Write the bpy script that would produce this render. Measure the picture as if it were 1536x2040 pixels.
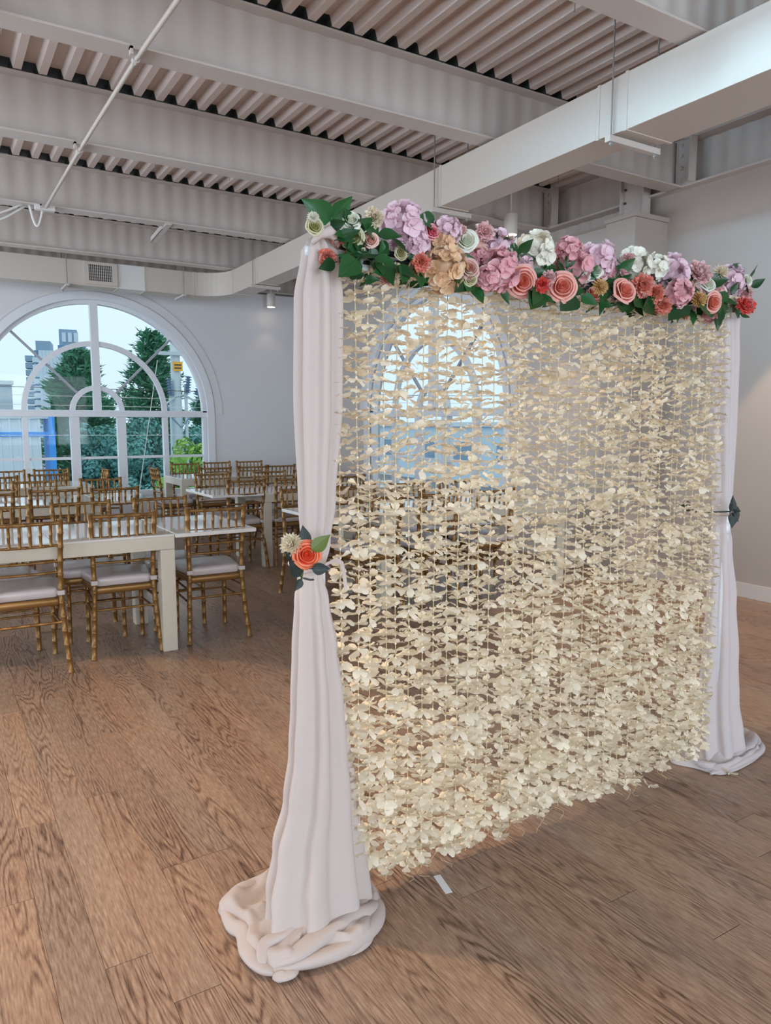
import bpy, bmesh, math, random
from mathutils import Vector, Matrix, noise
R = math.radians
PI = math.pi
random.seed(7)
C = bpy.context.scene.collection
scn = bpy.context.scene
for o in list(bpy.data.objects): bpy.data.objects.remove(o)

# ---------------------------------------------------------------- camera
F_PX, HEAD, PITCH, EYE = 1480.0, R(31.6), math.atan(176/1480.0), 1.46
cd = bpy.data.cameras.new('camera'); cam = bpy.data.objects.new('camera', cd); C.objects.link(cam)
cam.location = (0, 0, EYE); cam.rotation_euler = (PI/2-PITCH, 0, -HEAD)
cd.sensor_fit = 'VERTICAL'; cd.sensor_height = 36.0; cd.lens = F_PX*36.0/2040.0; cd.clip_end = 800
scn.camera = cam
fwd = Vector((math.sin(HEAD)*math.cos(PITCH), math.cos(HEAD)*math.cos(PITCH), -math.sin(PITCH)))
# ---------------------------------------------------------------- world
w = bpy.data.worlds.new('world'); scn.world = w; w.use_nodes = True
nt = w.node_tree; bg = nt.nodes['Background']
tc = nt.nodes.new('ShaderNodeTexCoord'); sx = nt.nodes.new('ShaderNodeSeparateXYZ'); rp = nt.nodes.new('ShaderNodeValToRGB')
nt.links.new(tc.outputs['Generated'], sx.inputs[0]); nt.links.new(sx.outputs['Z'], rp.inputs[0]); nt.links.new(rp.outputs[0], bg.inputs[0])
rp.color_ramp.elements[0].position = 0.0; rp.color_ramp.elements[0].color = (.66, .86, 1.0, 1)
rp.color_ramp.elements[1].position = 0.5; rp.color_ramp.elements[1].color = (.84, .95, 1.0, 1)
bg.inputs[1].default_value = 1.2
# ---------------------------------------------------------------- window daylight, added fills and exposure
def area(name, loc, rot, sx_, sy_, power, col, portal=False):
    l = bpy.data.lights.new(name, 'AREA'); l.shape = 'RECTANGLE'; l.size = sx_; l.size_y = sy_; l.energy = power; l.color = col
    o = bpy.data.objects.new(name, l); C.objects.link(o); o.location = loc; o.rotation_euler = rot
    if portal: l.cycles.is_portal = True
    return o
DAY = (.74, .87, 1.0)
area('daylight_left_near', (-3.68, -1.3, 1.9), (0, R(-90), 0), 2.4, 2.4, 80, DAY)
area('daylight_left_far', (-3.68, 2.6, 1.9), (0, R(-90), 0), 2.4, 2.4, 95, DAY)
area('daylight_back_left', (-.6, -4.68, 1.9), (R(90), 0, 0), 2.8, 2.4, 240, DAY)
area('daylight_back_right', (3.4, -4.68, 1.9), (R(90), 0, 0), 2.8, 2.4, 240, DAY)
area('fill_left_mid', (-3.68, 6.4, 1.9), (0, R(-90), 0), 2.4, 2.4, 170, DAY)  # fill light added out of view to brighten the table area
area('fill_left_end', (-3.68, 9.5, 1.9), (0, R(-90), 0), 2.4, 2.4, 170, DAY)  # second added fill, for the tables by the far wall
hi = area('duct_fill_left', (-3.56, 2.05, 3.42), (0, R(-90), 0), .3, 2.3, 34, (.42, .76, 1.0)); hi.data.spread = R(32)  # narrow unseen light added to turn the near duct bright blue
area('portal_far', (2.1, 11.36, 1.8), (R(-90), 0, 0), 3.3, 2.8, 0.0, (1, 1, 1), True)
area('portal_right', (6.0, 8.3, 1.8), (0, R(90), 0), 2.8, 3.3, 0.0, (1, 1, 1), True)
scn.view_settings.view_transform = 'Standard'; scn.view_settings.look = 'None'
scn.view_settings.exposure = -0.12; scn.view_settings.gamma = 1.0; scn.view_settings.use_curve_mapping = False
LAMP_W = 130.0
WARM = (1.0, .72, .46)

# ---------------------------------------------------------------- helpers
def tag(o, label=None, cat=None, group=None, kind=None):
    if label: o['label'] = label
    if cat: o['category'] = cat
    if group: o['group'] = group
    if kind: o['kind'] = kind
    return o
def empty(name, loc=(0, 0, 0), rz=0, label=None, cat=None, group=None, parent=None):
    o = bpy.data.objects.new(name, None); C.objects.link(o); o.location = loc; o.rotation_euler.z = rz
    o.empty_display_size = .05
    if parent: o.parent = parent
    return tag(o, label, cat, group)
def link(name, me, parent=None, loc=(0, 0, 0), rot=None):
    o = bpy.data.objects.new(name, me); C.objects.link(o); o.parent = parent; o.location = loc
    if rot is not None: o.rotation_euler = rot
    return o
class MB:
    def __init__(s): s.v = []; s.f = []; s.m = []
    def add(s, vs, fs, mi=0):
        n = len(s.v); s.v += [tuple(v) for v in vs]; s.f += [tuple(i+n for i in f) for f in fs]; s.m += [mi]*len(fs); return s
    def box(s, x0, x1, y0, y1, z0, z1, mi=0, M=None):
        vs = [Vector((x, y, z)) for x in (x0, x1) for y in (y0, y1) for z in (z0, z1)]
        if M: vs = [M @ v for v in vs]
        return s.add(vs, [(0, 1, 3, 2), (4, 6, 7, 5), (0, 4, 5, 1), (2, 3, 7, 6), (0, 2, 6, 4), (1, 5, 7, 3)], mi)
    def tube(s, pts, rad, n=8, mi=0, cap=True):
        pts = [Vector(p) for p in pts]
        if not hasattr(rad, '__len__'): rad = [rad]*len(pts)
        up = Vector((0, 0, 1)); vs = []; T0 = None
        for i, p in enumerate(pts):
            t = (pts[min(i+1, len(pts)-1)]-pts[max(i-1, 0)]).normalized()
            if i == 0:
                a = t.orthogonal().normalized()
            else:
                a = (a - t*a.dot(t)).normalized()
            b = t.cross(a)
            for k in range(n):
                an = 2*PI*k/n; vs.append(p+(a*math.cos(an)+b*math.sin(an))*rad[i])
        fs = [(i*n+k, i*n+(k+1) % n, (i+1)*n+(k+1) % n, (i+1)*n+k) for i in range(len(pts)-1) for k in range(n)]
        if cap: fs += [tuple(range(n-1, -1, -1)), tuple((len(pts)-1)*n+k for k in range(n))]
        return s.add(vs, fs, mi)
    def lathe(s, prof, c=(0, 0, 0), n=16, mi=0):
        vs = [(c[0]+r*math.cos(2*PI*k/n), c[1]+r*math.sin(2*PI*k/n), c[2]+z) for r, z in prof for k in range(n)]
        fs = [(i*n+k, i*n+(k+1) % n, (i+1)*n+(k+1) % n, (i+1)*n+k) for i in range(len(prof)-1) for k in range(n)]
        return s.add(vs, fs, mi)
    def grid(s, P, mi=0, closed=False):
        ny = len(P); nx = len(P[0]); vs = [p for row in P for p in row]
        fs = [(j*nx+i, j*nx+(i+1) % nx, (j+1)*nx+(i+1) % nx, (j+1)*nx+i) for j in range(ny-1) for i in range(nx if closed else nx-1)]
        return s.add(vs, fs, mi)
    def mesh(s, name, mats, smooth=False):
        me = bpy.data.meshes.new(name); me.from_pydata(s.v, [], s.f)
        for m in (mats if isinstance(mats, (list, tuple)) else [mats]): me.materials.append(m)
        if any(s.m): me.polygons.foreach_set('material_index', s.m)
        if smooth: me.polygons.foreach_set('use_smooth', [True]*len(s.f))
        bm = bmesh.new(); bm.from_mesh(me); bmesh.ops.recalc_face_normals(bm, faces=bm.faces); bm.to_mesh(me); bm.free()
        me.update(); return me
    def build(s, name, mats, parent=None, smooth=False, bevel=0, loc=(0, 0, 0)):
        o = link(name, s.mesh(name, mats, smooth), parent, loc)
        if bevel:
            b = o.modifiers.new('bevel', 'BEVEL'); b.width = bevel; b.segments = 2; b.limit_method = 'ANGLE'
        return o
def copy_tree(o, parent=None):
    c = o.copy(); C.objects.link(c); c.parent = parent
    for ch in o.children: copy_tree(ch, c)
    return c
ORD = ['', 'first', 'second', 'third', 'fourth', 'fifth', 'sixth', 'seventh', 'eighth', 'ninth', 'tenth', 'eleventh', 'twelfth', 'thirteenth', 'fourteenth', 'fifteenth', 'sixteenth', 'seventeenth', 'eighteenth', 'nineteenth', 'twentieth', 'twenty-first']

# ---------------------------------------------------------------- materials
def mat(name, col, rough=.5, metal=0, spec=.5, var=0, vscale=8, bump=0, bscale=60, trans=0, alpha=1, emit=0, rnd=0):
    m = bpy.data.materials.new(name); m.use_nodes = True; nt = m.node_tree; N = nt.nodes; L = nt.links
    b = N['Principled BSDF']; out = N['Material Output']
    b.inputs['Base Color'].default_value = (*col, 1); b.inputs['Roughness'].default_value = rough
    b.inputs['Metallic'].default_value = metal; b.inputs['Specular IOR Level'].default_value = spec
    src = None
    if var or rnd:
        hsv = N.new('ShaderNodeHueSaturation'); hsv.inputs['Color'].default_value = (*col, 1)
        add = N.new('ShaderNodeMath'); add.operation = 'ADD'; add.inputs[0].default_value = 1-var/2-rnd/2
        if var:
            t = N.new('ShaderNodeTexCoord'); n = N.new('ShaderNodeTexNoise'); n.inputs['Scale'].default_value = vscale; n.inputs['Detail'].default_value = 4
            L.new(t.outputs['Object'], n.inputs['Vector'])
            mu = N.new('ShaderNodeMath'); mu.operation = 'MULTIPLY'; mu.inputs[1].default_value = var
            L.new(n.outputs[0], mu.inputs[0]); L.new(mu.outputs[0], add.inputs[1])
        else: add.inputs[1].default_value = 0
        last = add
        if rnd:
            oi = N.new('ShaderNodeObjectInfo'); mr = N.new('ShaderNodeMath'); mr.operation = 'MULTIPLY_ADD'; mr.inputs[1].default_value = rnd
            L.new(oi.outputs['Random'], mr.inputs[0]); L.new(add.outputs[0], mr.inputs[2]); last = mr
        L.new(last.outputs[0], hsv.inputs['Value']); L.new(hsv.outputs[0], b.inputs['Base Color']); src = hsv
    if bump:
        t = N.new('ShaderNodeTexCoord'); n = N.new('ShaderNodeTexNoise'); n.inputs['Scale'].default_value = bscale; n.inputs['Detail'].default_value = 3
        L.new(t.outputs['Object'], n.inputs['Vector']); bu = N.new('ShaderNodeBump'); bu.inputs['Strength'].default_value = bump; bu.inputs['Distance'].default_value = .01
        L.new(n.outputs[0], bu.inputs['Height']); L.new(bu.outputs[0], b.inputs['Normal'])
    sh = b.outputs[0]
    if trans:
        tr = N.new('ShaderNodeBsdfTranslucent'); tr.inputs[0].default_value = (*col, 1)
        if src: L.new(src.outputs[0], tr.inputs[0])
        mx = N.new('ShaderNodeMixShader'); mx.inputs[0].default_value = trans; L.new(sh, mx.inputs[1]); L.new(tr.outputs[0], mx.inputs[2]); sh = mx.outputs[0]
    if alpha < 1:
        tp = N.new('ShaderNodeBsdfTransparent'); mx = N.new('ShaderNodeMixShader'); mx.inputs[0].default_value = alpha
        L.new(tp.outputs[0], mx.inputs[1]); L.new(sh, mx.inputs[2]); sh = mx.outputs[0]
    if emit: b.inputs['Emission Color'].default_value = (*col, 1); b.inputs['Emission Strength'].default_value = emit
    L.new(sh, out.inputs[0]); return m
def srgb(r, g, b): return tuple(((c/255+.055)/1.055)**2.4 if c > 10 else c/3294 for c in (r, g, b))
M = {}
M['wall'] = mat('wall_paint', (.70, .68, .69), .6, var=.04, vscale=1.5, bump=.04, bscale=90)
M['wall_dim'] = mat('wall_paint_shaded', (.41, .35, .31), .6, var=.04, vscale=1.5, bump=.04, bscale=90)  # dim warm light on the right wall put into its colour
M['steel'] = mat('painted_steel', (.56, .495, .455), .45, var=.10, vscale=3)
M['deck'] = mat('painted_deck', (.64, .53, .48), .5, var=.12, vscale=3)
M['deck_dark'] = mat('dark_deck', (.035, .045, .04), .6)
M['wall_lit'] = mat('wall_paint_lit', (.55, .49, .45), .6, var=.04, vscale=1.5, bump=.04, bscale=90)  # lighter copy of that paint, where the wall is lit more strongly
M['muntin'] = mat('grey_muntin', (.36, .37, .41), .4)
M['duct'] = mat('painted_duct', (.57, .50, .44), .42, var=.05, vscale=2)
M['duct_light'] = mat('painted_duct_light', (.74, .71, .68), .45, var=.05, vscale=2)
M['under'] = mat('floor_underlay', (.10, .07, .05), .7)
M['dark'] = mat('dark_metal', (.05, .05, .05), .5)
M['rod'] = mat('steel_rod', (.30, .28, .26), .4, metal=.5)
M['trim'] = mat('white_trim', (.74, .75, .78), .35, var=.03)
M['base'] = mat('baseboard_paint', (.62, .56, .52), .4)
M['gold'] = mat('gold_lacquer', (.27, .14, .042), .36, metal=.5, var=.35, vscale=14)
M['cushion'] = mat('cushion_vinyl', (.60, .53, .52), .3, var=.08, vscale=6, bump=.15, bscale=14)
M['tabletop'] = mat('gloss_white_top', (.78, .75, .70), .045, var=.02)
M['table'] = mat('cream_lacquer', (.66, .60, .49), .3, var=.05)
M['cloth'] = mat('sheer_voile', (.72, .63, .59), .75, spec=.15, trans=.28, bump=.15, bscale=300, alpha=.93)
M['cloth2'] = mat('sheer_voile_far', (.76, .69, .68), .75, spec=.15, trans=.3, bump=.12, bscale=500, alpha=.9)
M['petal'] = mat('ivory_silk', (.97, .88, .715), .7, spec=.15, trans=.22, rnd=.10, var=.15, vscale=30)
M['cord'] = mat('yellow_cord', (.62, .50, .26), .7)
M['pane'] = None
M['lens'] = mat('lamp_lens', (1, .80, .58), .4, emit=9)
M['can'] = mat('lamp_can', (.70, .64, .58), .4)
M['leaf'] = mat('green_leaf', (.012, .075, .018), .38, spec=.5, var=.5, vscale=40, rnd=.7, trans=.08)
M['leaf_dark'] = mat('dark_leaf', (.008, .018, .014), .5, var=.4, vscale=40)
M['leaf_olive'] = mat('olive_leaf', (.10, .14, .02), .5, var=.3, vscale=40)
M['leaf_pale'] = mat('pale_green_leaf', (.10, .22, .12), .5, var=.3, vscale=40)
FC = dict(white=(.86, .84, .74), olive=(.50, .47, .20), whitegreen=(.82, .84, .70), pinkcream=(.85, .50, .42), cream=(.84, .74, .56), lilac=(.82, .60, .68), pink=(.78, .42, .46),
          coral=(.82, .28, .20), hotpink=(.85, .20, .26), palepink=(.86, .55, .54), peach=(.80, .55, .34), dusky=(.68, .34, .28), red=(.82, .12, .10), yellow=(.74, .50, .22))
FM = {k: mat('petals_'+k, v, .65, spec=.2, trans=.2, var=.3, vscale=45) for k, v in FC.items()}
FM2 = {k: mat('petal_edges_'+k, tuple(min(.9, .68*c+.26) for c in v), .65, spec=.2, trans=.2, var=.2, vscale=45) for k, v in FC.items()}
def glass():
    m = bpy.data.materials.new('window_glass'); m.use_nodes = True; N = m.node_tree.nodes; L = m.node_tree.links
    N.remove(N['Principled BSDF']); tp = N.new('ShaderNodeBsdfTransparent'); tp.inputs[0].default_value = (.97, .99, 1, 1)
    g = N.new('ShaderNodeBsdfGlossy'); g.inputs['Roughness'].default_value = .02; lw = N.new('ShaderNodeLayerWeight'); p1 = N.new('ShaderNodeMath'); p1.operation = 'POWER'; p1.inputs[1].default_value = 4.0; L.new(lw.outputs['Facing'], p1.inputs[0]); fr = N.new('ShaderNodeMath'); fr.operation = 'MULTIPLY_ADD'; fr.inputs[1].default_value = .3; fr.inputs[2].default_value = .010; L.new(p1.outputs[0], fr.inputs[0])
    mx = N.new('ShaderNodeMixShader'); L.new(fr.outputs[0], mx.inputs[0]); L.new(tp.outputs[0], mx.inputs[1]); L.new(g.outputs[0], mx.inputs[2]); L.new(mx.outputs[0], N['Material Output'].inputs[0]); return m
M['pane'] = glass()
def wood(name, use_attr):
    m = bpy.data.materials.new(name); m.use_nodes = True; nt = m.node_tree; N = nt.nodes; L = nt.links; b = N['Principled BSDF']
    def math_(op, a, bb=None, c=None):
        n = N.new('ShaderNodeMath'); n.operation = op
        for i, v in enumerate((a, bb, c)):
            if v is None: continue
            if hasattr(v, 'is_linked'): L.new(v, n.inputs[i])
            else: n.inputs[i].default_value = v
        return n.outputs[0]
    geo = N.new('ShaderNodeNewGeometry'); sp = N.new('ShaderNodeSeparateXYZ'); L.new(geo.outputs['Position'], sp.inputs[0])
    if use_attr: a = N.new('ShaderNodeAttribute'); a.attribute_name = 'rnd'; rnd = a.outputs['Fac']
    else: a = N.new('ShaderNodeObjectInfo'); rnd = a.outputs['Random']
    def vec(ax, ay, k):
        c = N.new('ShaderNodeCombineXYZ'); L.new(math_('MULTIPLY_ADD', sp.outputs[0], ax, math_('MULTIPLY', rnd, 37.0)), c.inputs[0])
        L.new(math_('MULTIPLY_ADD', sp.outputs[1], ay, math_('MULTIPLY', rnd, 91.0)), c.inputs[1]); c.inputs[2].default_value = k; return c.outputs[0]
    def noise_(v, s, d, dist=0, rough=.5):
        n = N.new('ShaderNodeTexNoise'); L.new(v, n.inputs['Vector']); n.inputs['Scale'].default_value = s; n.inputs['Detail'].default_value = d; n.inputs['Distortion'].default_value = dist; n.inputs['Roughness'].default_value = rough; return n.outputs[0]
    n1 = noise_(vec(8.5, .80, 0), 1.0, 1.6, .12)
    rings = math_('SINE', math_('MULTIPLY', n1, 150.0))
    rings = math_('MULTIPLY_ADD', rings, .5, .5); rings = math_('POWER', rings, 2.6)
    n2 = noise_(vec(170, 16, 3), 1.0, 3, 0, .6)
    n3 = noise_(vec(3, .8, 7), 1.0, 2)          # blotches
    mask = math_('SMOOTH_MIN', math_('MULTIPLY', math_('MAXIMUM', math_('SUBTRACT', noise_(vec(7, 1.0, 11), 1.0, 2), .36), 0.0), 4.5), 1.0, .3)
    v = math_('ADD', math_('MULTIPLY', n2, 1.05), math_('MULTIPLY', math_('MULTIPLY', rings, mask), -.31))
    v = math_('ADD', v, math_('MULTIPLY', math_('SUBTRACT', rnd, .5), .12))
    v = math_('ADD', v, .09)
    r = N.new('ShaderNodeValToRGB'); L.new(v, r.inputs[0]); cr = r.color_ramp
    cr.elements[0].position = .15; cr.elements[0].color = (*srgb(84, 62, 50), 1)
    cr.elements[1].position = .95; cr.elements[1].color = (*srgb(196, 170, 147), 1)
    e = cr.elements.new(.5); e.color = (*srgb(150, 122, 104), 1)
    mixn = N.new('ShaderNodeMixRGB'); mixn.blend_type = 'MULTIPLY'; mixn.inputs[0].default_value = .8
    r2 = N.new('ShaderNodeValToRGB'); L.new(n3, r2.inputs[0]); r2.color_ramp.elements[0].position = .35; r2.color_ramp.elements[0].color = (.84, .86, .86, 1); r2.color_ramp.elements[1].position = .65; r2.color_ramp.elements[1].color = (1.0, .91, .82, 1)
    L.new(r.outputs[0], mixn.inputs[1]); L.new(r2.outputs[0], mixn.inputs[2]); L.new(mixn.outputs[0], b.inputs['Base Color'])
    b.inputs['Roughness'].default_value = .34; b.inputs['Specular IOR Level'].default_value = .5
    L.new(math_('MULTIPLY_ADD', n2, .18, .26), b.inputs['Roughness'])
    bu = N.new('ShaderNodeBump'); bu.inputs['Strength'].default_value = .25; bu.inputs['Distance'].default_value = .002; L.new(v, bu.inputs['Height']); L.new(bu.outputs[0], b.inputs['Normal'])
    return m
M['plank'] = wood('plank_wood', False); M['plank_far'] = wood('plank_wood_far', True)
# ================================================================ ROOM SHELL
XL, XR, YB, YF, ZD = -3.6, 5.77, -4.6, 11.2, 3.91
# ---- floor: base slab and planks
fl = MB().box(XL, 6.1, YB, YF, -.12, -.0045).build('floor', M['under']); tag(fl, kind='structure')
PW, PL, X0 = .125, 1.22, .072
pm = MB()
pv = [(-PW/2+.0003, 0, -.0012), (PW/2-.0003, 0, -.0012), (PW/2-.0003, PL-.0016, -.0012), (-PW/2+.0003, PL-.0016, -.0012)]
pt = [(x*.992, .0012 if y < .5 else PL-.0028, 0) for x, y, z in pv]
pm.add(pv+pt, [(0, 1, 2, 3), (4, 7, 6, 5), (0, 4, 5, 1), (1, 5, 6, 2), (2, 6, 7, 3), (3, 7, 4, 0)])
plank_me = pm.mesh('plank', M['plank'])
slots = []
nrow = int((XR-XL)/PW)+3
for r in range(nrow):
    x = X0 + PW*(r-30) + PW/2
    if x-PW/2 < XL-.06 or x > XR+.02: continue
    off = random.random()*PL
    if r % 7 == 2: off = .02
    y = YB-off-.3
    while y < YF:
        c = Vector((x, y+PL/2, 0)); d = (c-Vector((0, 0, EYE))); dep = d.dot(fwd); ok = False
        if dep > .3:
            for yy in (0, .25, .5, .75, 1):
                q = Vector((x, y+PL*yy, 0))-Vector((0, 0, EYE)); dq = q.dot(fwd)
                if dq < .3: continue
                u = F_PX*q.dot(Vector((math.cos(HEAD), -math.sin(HEAD), 0)))/dq
                up = F_PX*q.dot(Vector((math.cos(HEAD), -math.sin(HEAD), 0)).cross(fwd))/dq
                if abs(u) < 800 and abs(up) < 1060: ok = True
        slots.append((0 if ok else 1, dep if dep > 0 else 99, x, y)); y += PL
slots.sort()
far = MB(); frn = []
for i, (k, dep, x, y) in enumerate(slots):
    y0, y1 = max(y, YB), min(y+PL, YF)
    if y1-y0 < .02: continue
    if k == 0 and i < 300 and y0 == y and y1 == y+PL:
        link('plank', plank_me, fl, (x, y, 0))
    else:
        far.box(x-PW/2+.0003, x+PW/2-.0003, y0, y1-.0016, -.004, 0); frn += [random.random()]*6
fo = far.build('plank_field', M['plank_far'], fl); tag(fo, kind='stuff')
at = fo.data.attributes.new('rnd', 'FLOAT', 'FACE')
at.data.foreach_set('value', frn)

# ---- ceiling deck
BEAMS = [-2.5, -.7, 1.05, 2.75, 4.48, 6.12, 7.98, 9.82]
ALLB = BEAMS + [11.28]
P0, PER = .615, .1635
prof = []
k0 = int((XL-P0)/PER)-1; k1 = int((6.1-P0)/PER)+1
for k in range(k0, k1+1):
    c = P0+k*PER
    prof += [(c-.0560, ZD), (c-.038, ZD+.062), (c+.038, ZD+.062), (c+.0560, ZD)]
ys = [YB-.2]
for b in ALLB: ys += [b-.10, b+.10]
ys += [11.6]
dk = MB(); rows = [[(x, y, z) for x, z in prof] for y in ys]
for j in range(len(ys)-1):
    dk.grid([rows[j], rows[j+1]], 1 if j % 2 == 1 else 0)  # deck strips above the beams take the dark material
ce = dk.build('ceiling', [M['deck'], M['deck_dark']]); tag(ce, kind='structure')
rf = MB().box(XL-.2, 6.3, YB-.3, 11.7, ZD+.07, ZD+.2).build('roof_board', M['deck_dark'], ce)
# short wires poking down out of the deck
for k in range(26):
    x = random.uniform(-.2, 5.4); y = random.uniform(1.6, 9.5)
    if min(abs(y-b) for b in ALLB) < .25: continue
    xc = P0+round((x-P0)/PER)*PER+PER/2
    MB().tube([(xc, y, ZD-.11), (xc+.004, y, ZD-.05), (xc, y, ZD)], .0025, 5).build('ceiling_wire', M['rod'], ce)

# ---- steel beams
def web(u0, u1, z0, z1, amp, fmap):  # waves put soft stripes of light into the shape of flat webs
    n = int((u1-u0)/PER*8); m = MB(); lo = []; hi = []
    for i in range(n+1):
        u = u0+(u1-u0)*i/n; d = amp*math.cos(2*PI*(u-P0)/PER)
        lo.append(fmap(u, d, z0)); hi.append(fmap(u, d, z1))
    lo2 = [fmap(u0+(u1-u0)*i/n, -.012+amp*math.cos(2*PI*(u0+(u1-u0)*i/n-P0)/PER), z0) for i in range(n+1)]
    hi2 = [(p[0], p[1], z1) for p in lo2]
    m.grid([lo, hi]); m.grid([hi2, lo2]); m.grid([hi, hi2]); m.grid([lo2, lo]); return m
BN = ['last', 'sixth', 'fifth', 'fourth', 'third', 'second', 'first']
BL = {2.75: 'painted steel roof beam nearest the camera, crossing the top right corner over the duct', 4.48: 'painted steel roof beam ending bolted to the right wall just above the pilaster',
      6.12: 'second painted steel roof beam back, its right end behind the round downlight', 7.98: 'painted steel roof beam holding the far end of the thin conduit pipe',
      9.82: 'painted steel roof beam just above the air duct by the arched window', -2.5: 'painted steel roof beam far behind the camera', -.7: 'painted steel roof beam behind the camera', 1.05: 'painted steel roof beam over the camera'}
for Yb in BEAMS:
    e = empty('steel_beam', (1, Yb, 3.5), 0, BL[Yb], 'beam', 'roof beams running side to side')
    o = Vector((1, Yb, 3.5))
    mm = web(XL, XR+.02, 3.515, ZD-.012, .0045, lambda u, d, z: (u, Yb-d, z)); b = mm.build('web', M['steel'], e, True)
    b.matrix_parent_inverse = Matrix.Translation(-o)
    for nm, z0, z1 in (('bottom_flange', 3.5, 3.515), ('top_flange', ZD-.013, ZD)):
        b = MB().box(XL, XR-.03, Yb-.085, Yb+.085, z0, z1).build(nm, M['steel'], e, bevel=.003); b.matrix_parent_inverse = Matrix.Translation(-o)
    b = MB().box(5.735, 5.75, Yb-.20, Yb-.02, 3.52, ZD-.02).box(5.66, 5.75, Yb-.205, Yb-.195, 3.52, ZD-.02).box(5.73, 5.735, Yb-.03, Yb-.015, 3.5, ZD-.02).build('connection_plate', M['steel'], e); b.matrix_parent_inverse = Matrix.Translation(-o)
    for z in (3.56, 3.66, 3.76, 3.85):
        b = MB().tube([(5.735, Yb-.07, z), (5.715, Yb-.07, z)], .016, 6).build('bolt', M['steel'], e); b.matrix_parent_inverse = Matrix.Translation(-o)
def girder(name, fmap, u0, u1, label):
    e = empty(name, fmap((u0+u1)/2, 0, 3.5), 0, label, 'beam'); inv = Matrix.Translation(-Vector(e.location))
    b = web(u0, u1, 3.37, ZD-.012, .006, lambda u, d, z: fmap(u, d, z)).build('web', M['steel'], e, True); b.matrix_parent_inverse = inv
    for nm, z0, z1 in (('bottom_flange', 3.5, 3.518), ('top_flange', ZD-.02, ZD)):
        p = fmap(u0, .13, z0); q = fmap(u1, -.09, z1)
        b = MB().box(min(p[0], q[0]), max(p[0], q[0]), min(p[1], q[1]), max(p[1], q[1]), z0, z1).build(nm, M['steel'], e); b.matrix_parent_inverse = inv
girder('wall_girder', lambda u, d, z: (5.86-d, u, z), YB, 11.15, 'painted steel girder running along the top of the right wall')
girder('wall_girder', lambda u, d, z: (u, 11.3-d, z), XL, 6.0, 'painted steel girder along the top of the arched window wall')

# ---- walls with openings
def arch_wall(name, fm, u0, u1, z0, z1, cu, hw, zt, zs, th, m):
    """fm(u, depth, z); arched opening half width hw centred cu, springing zt, sill zs"""
    b = MB(); n = 40
    for d in (0, th):
        b.add([fm(u0, d, z0), fm(cu-hw, d, z0), fm(cu-hw, d, z1), fm(u0, d, z1)], [(0, 1, 2, 3)])
        b.add([fm(cu+hw, d, z0), fm(u1, d, z0), fm(u1, d, z1), fm(cu+hw, d, z1)], [(0, 1, 2, 3)])
        b.add([fm(cu-hw, d, z0), fm(cu+hw, d, z0), fm(cu+hw, d, zs), fm(cu-hw, d, zs)], [(0, 1, 2, 3)])
        P = [(cu-hw*math.cos(PI*i/n), zt+hw*math.sin(PI*i/n)) for i in range(n+1)]
        b.grid([[fm(u, d, z) for u, z in P], [fm(u, d, z1) for u, z in P]])
    loop = [(cu+hw, zs), (cu-hw, zs)]+[(cu-hw*math.cos(PI*i/n), zt+hw*math.sin(PI*i/n)) for i in range(n+1)]
    b.grid([[fm(u, 0, z) for u, z in loop], [fm(u, th, z) for u, z in loop]], closed=True)
    b.grid([[fm(u0, 0, z1), fm(u1, 0, z1)], [fm(u0, th, z1), fm(u1, th, z1)]])
    return tag(b.build(name, m), kind='structure')
fY = lambda u, d, z: (u, YF+d, z)
fX = lambda u, d, z: (XR+d, u, z)
W1, W2, HW, ZT, ZS = 2.11, 8.3, 1.6, 1.60, .40
arch_wall('wall_back', fY, XL, XR, 0, 3.47, W1, HW, ZT, ZS, .22, M['wall'])
arch_wall('wall_right', fX, 4.95, YF+.22, 0, 3.36, W2, HW, ZT, ZS, .22, M['wall_lit'])
wr = MB().box(XR+.05, XR+.22, YB, 4.95, 0, 3.50).build('wall_right_near', M['wall_dim']); tag(wr, kind='structure')
pil = MB().box(5.39, XR+.1, 4.60, 4.93, 0, 3.26).build('trim_1', M['wall_dim'], bevel=.004); tag(pil, kind='structure')
MB().box(5.375, XR+.1, 4.585, 4.945, 3.26, 3.30).build('pilaster_cap', M['wall_dim'], pil, bevel=.004)
MB().box(XR-.012, XR+.2, 4.985, YF, 3.36, 3.385).build('wall_cap', M['wall_dim'], bpy.data.objects['wall_right'])
col = MB().box(5.66, 5.76, 4.75, 4.76, 3.30, ZD-.02).box(5.70, 5.71, 4.76, 5.01, 3.30, ZD-.02).box(5.66, 5.76, 5.01, 5.02, 3.30, ZD-.02).build('steel_column', M['steel']); tag(col, 'short painted steel column standing on the pilaster cap at the right wall', 'column')
for z in (3.38, 3.50, 3.62, 3.74): MB().tube([(5.70, 4.985, z), (5.688, 4.985, z)], .012, 6).build('bolt', M['dark'], col)
tag(MB().box(XR+.19, XR+.30, YB-.2, 11.7, 3.3, ZD+.05).build('wall_right_upper', M['wall_dim']), kind='structure'); tag(MB().box(XL-.2, XR+.3, 11.43, 11.6, 3.3, ZD+.05).build('wall_back_upper', M['wall_dim']), kind='structure')
# baseboards
for nm, bx in (('baseboard_right', (XR+.030, XR+.05, YB, 4.60)), ('baseboard_right_far', (XR-.018, XR, 4.97, YF)), ('baseboard_back', (XL, XR, YF-.018, YF))):
    tag(MB().box(bx[0], bx[1], bx[2], bx[3], 0, .125).build(nm, M['base'], bevel=.003), kind='structure')
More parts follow.
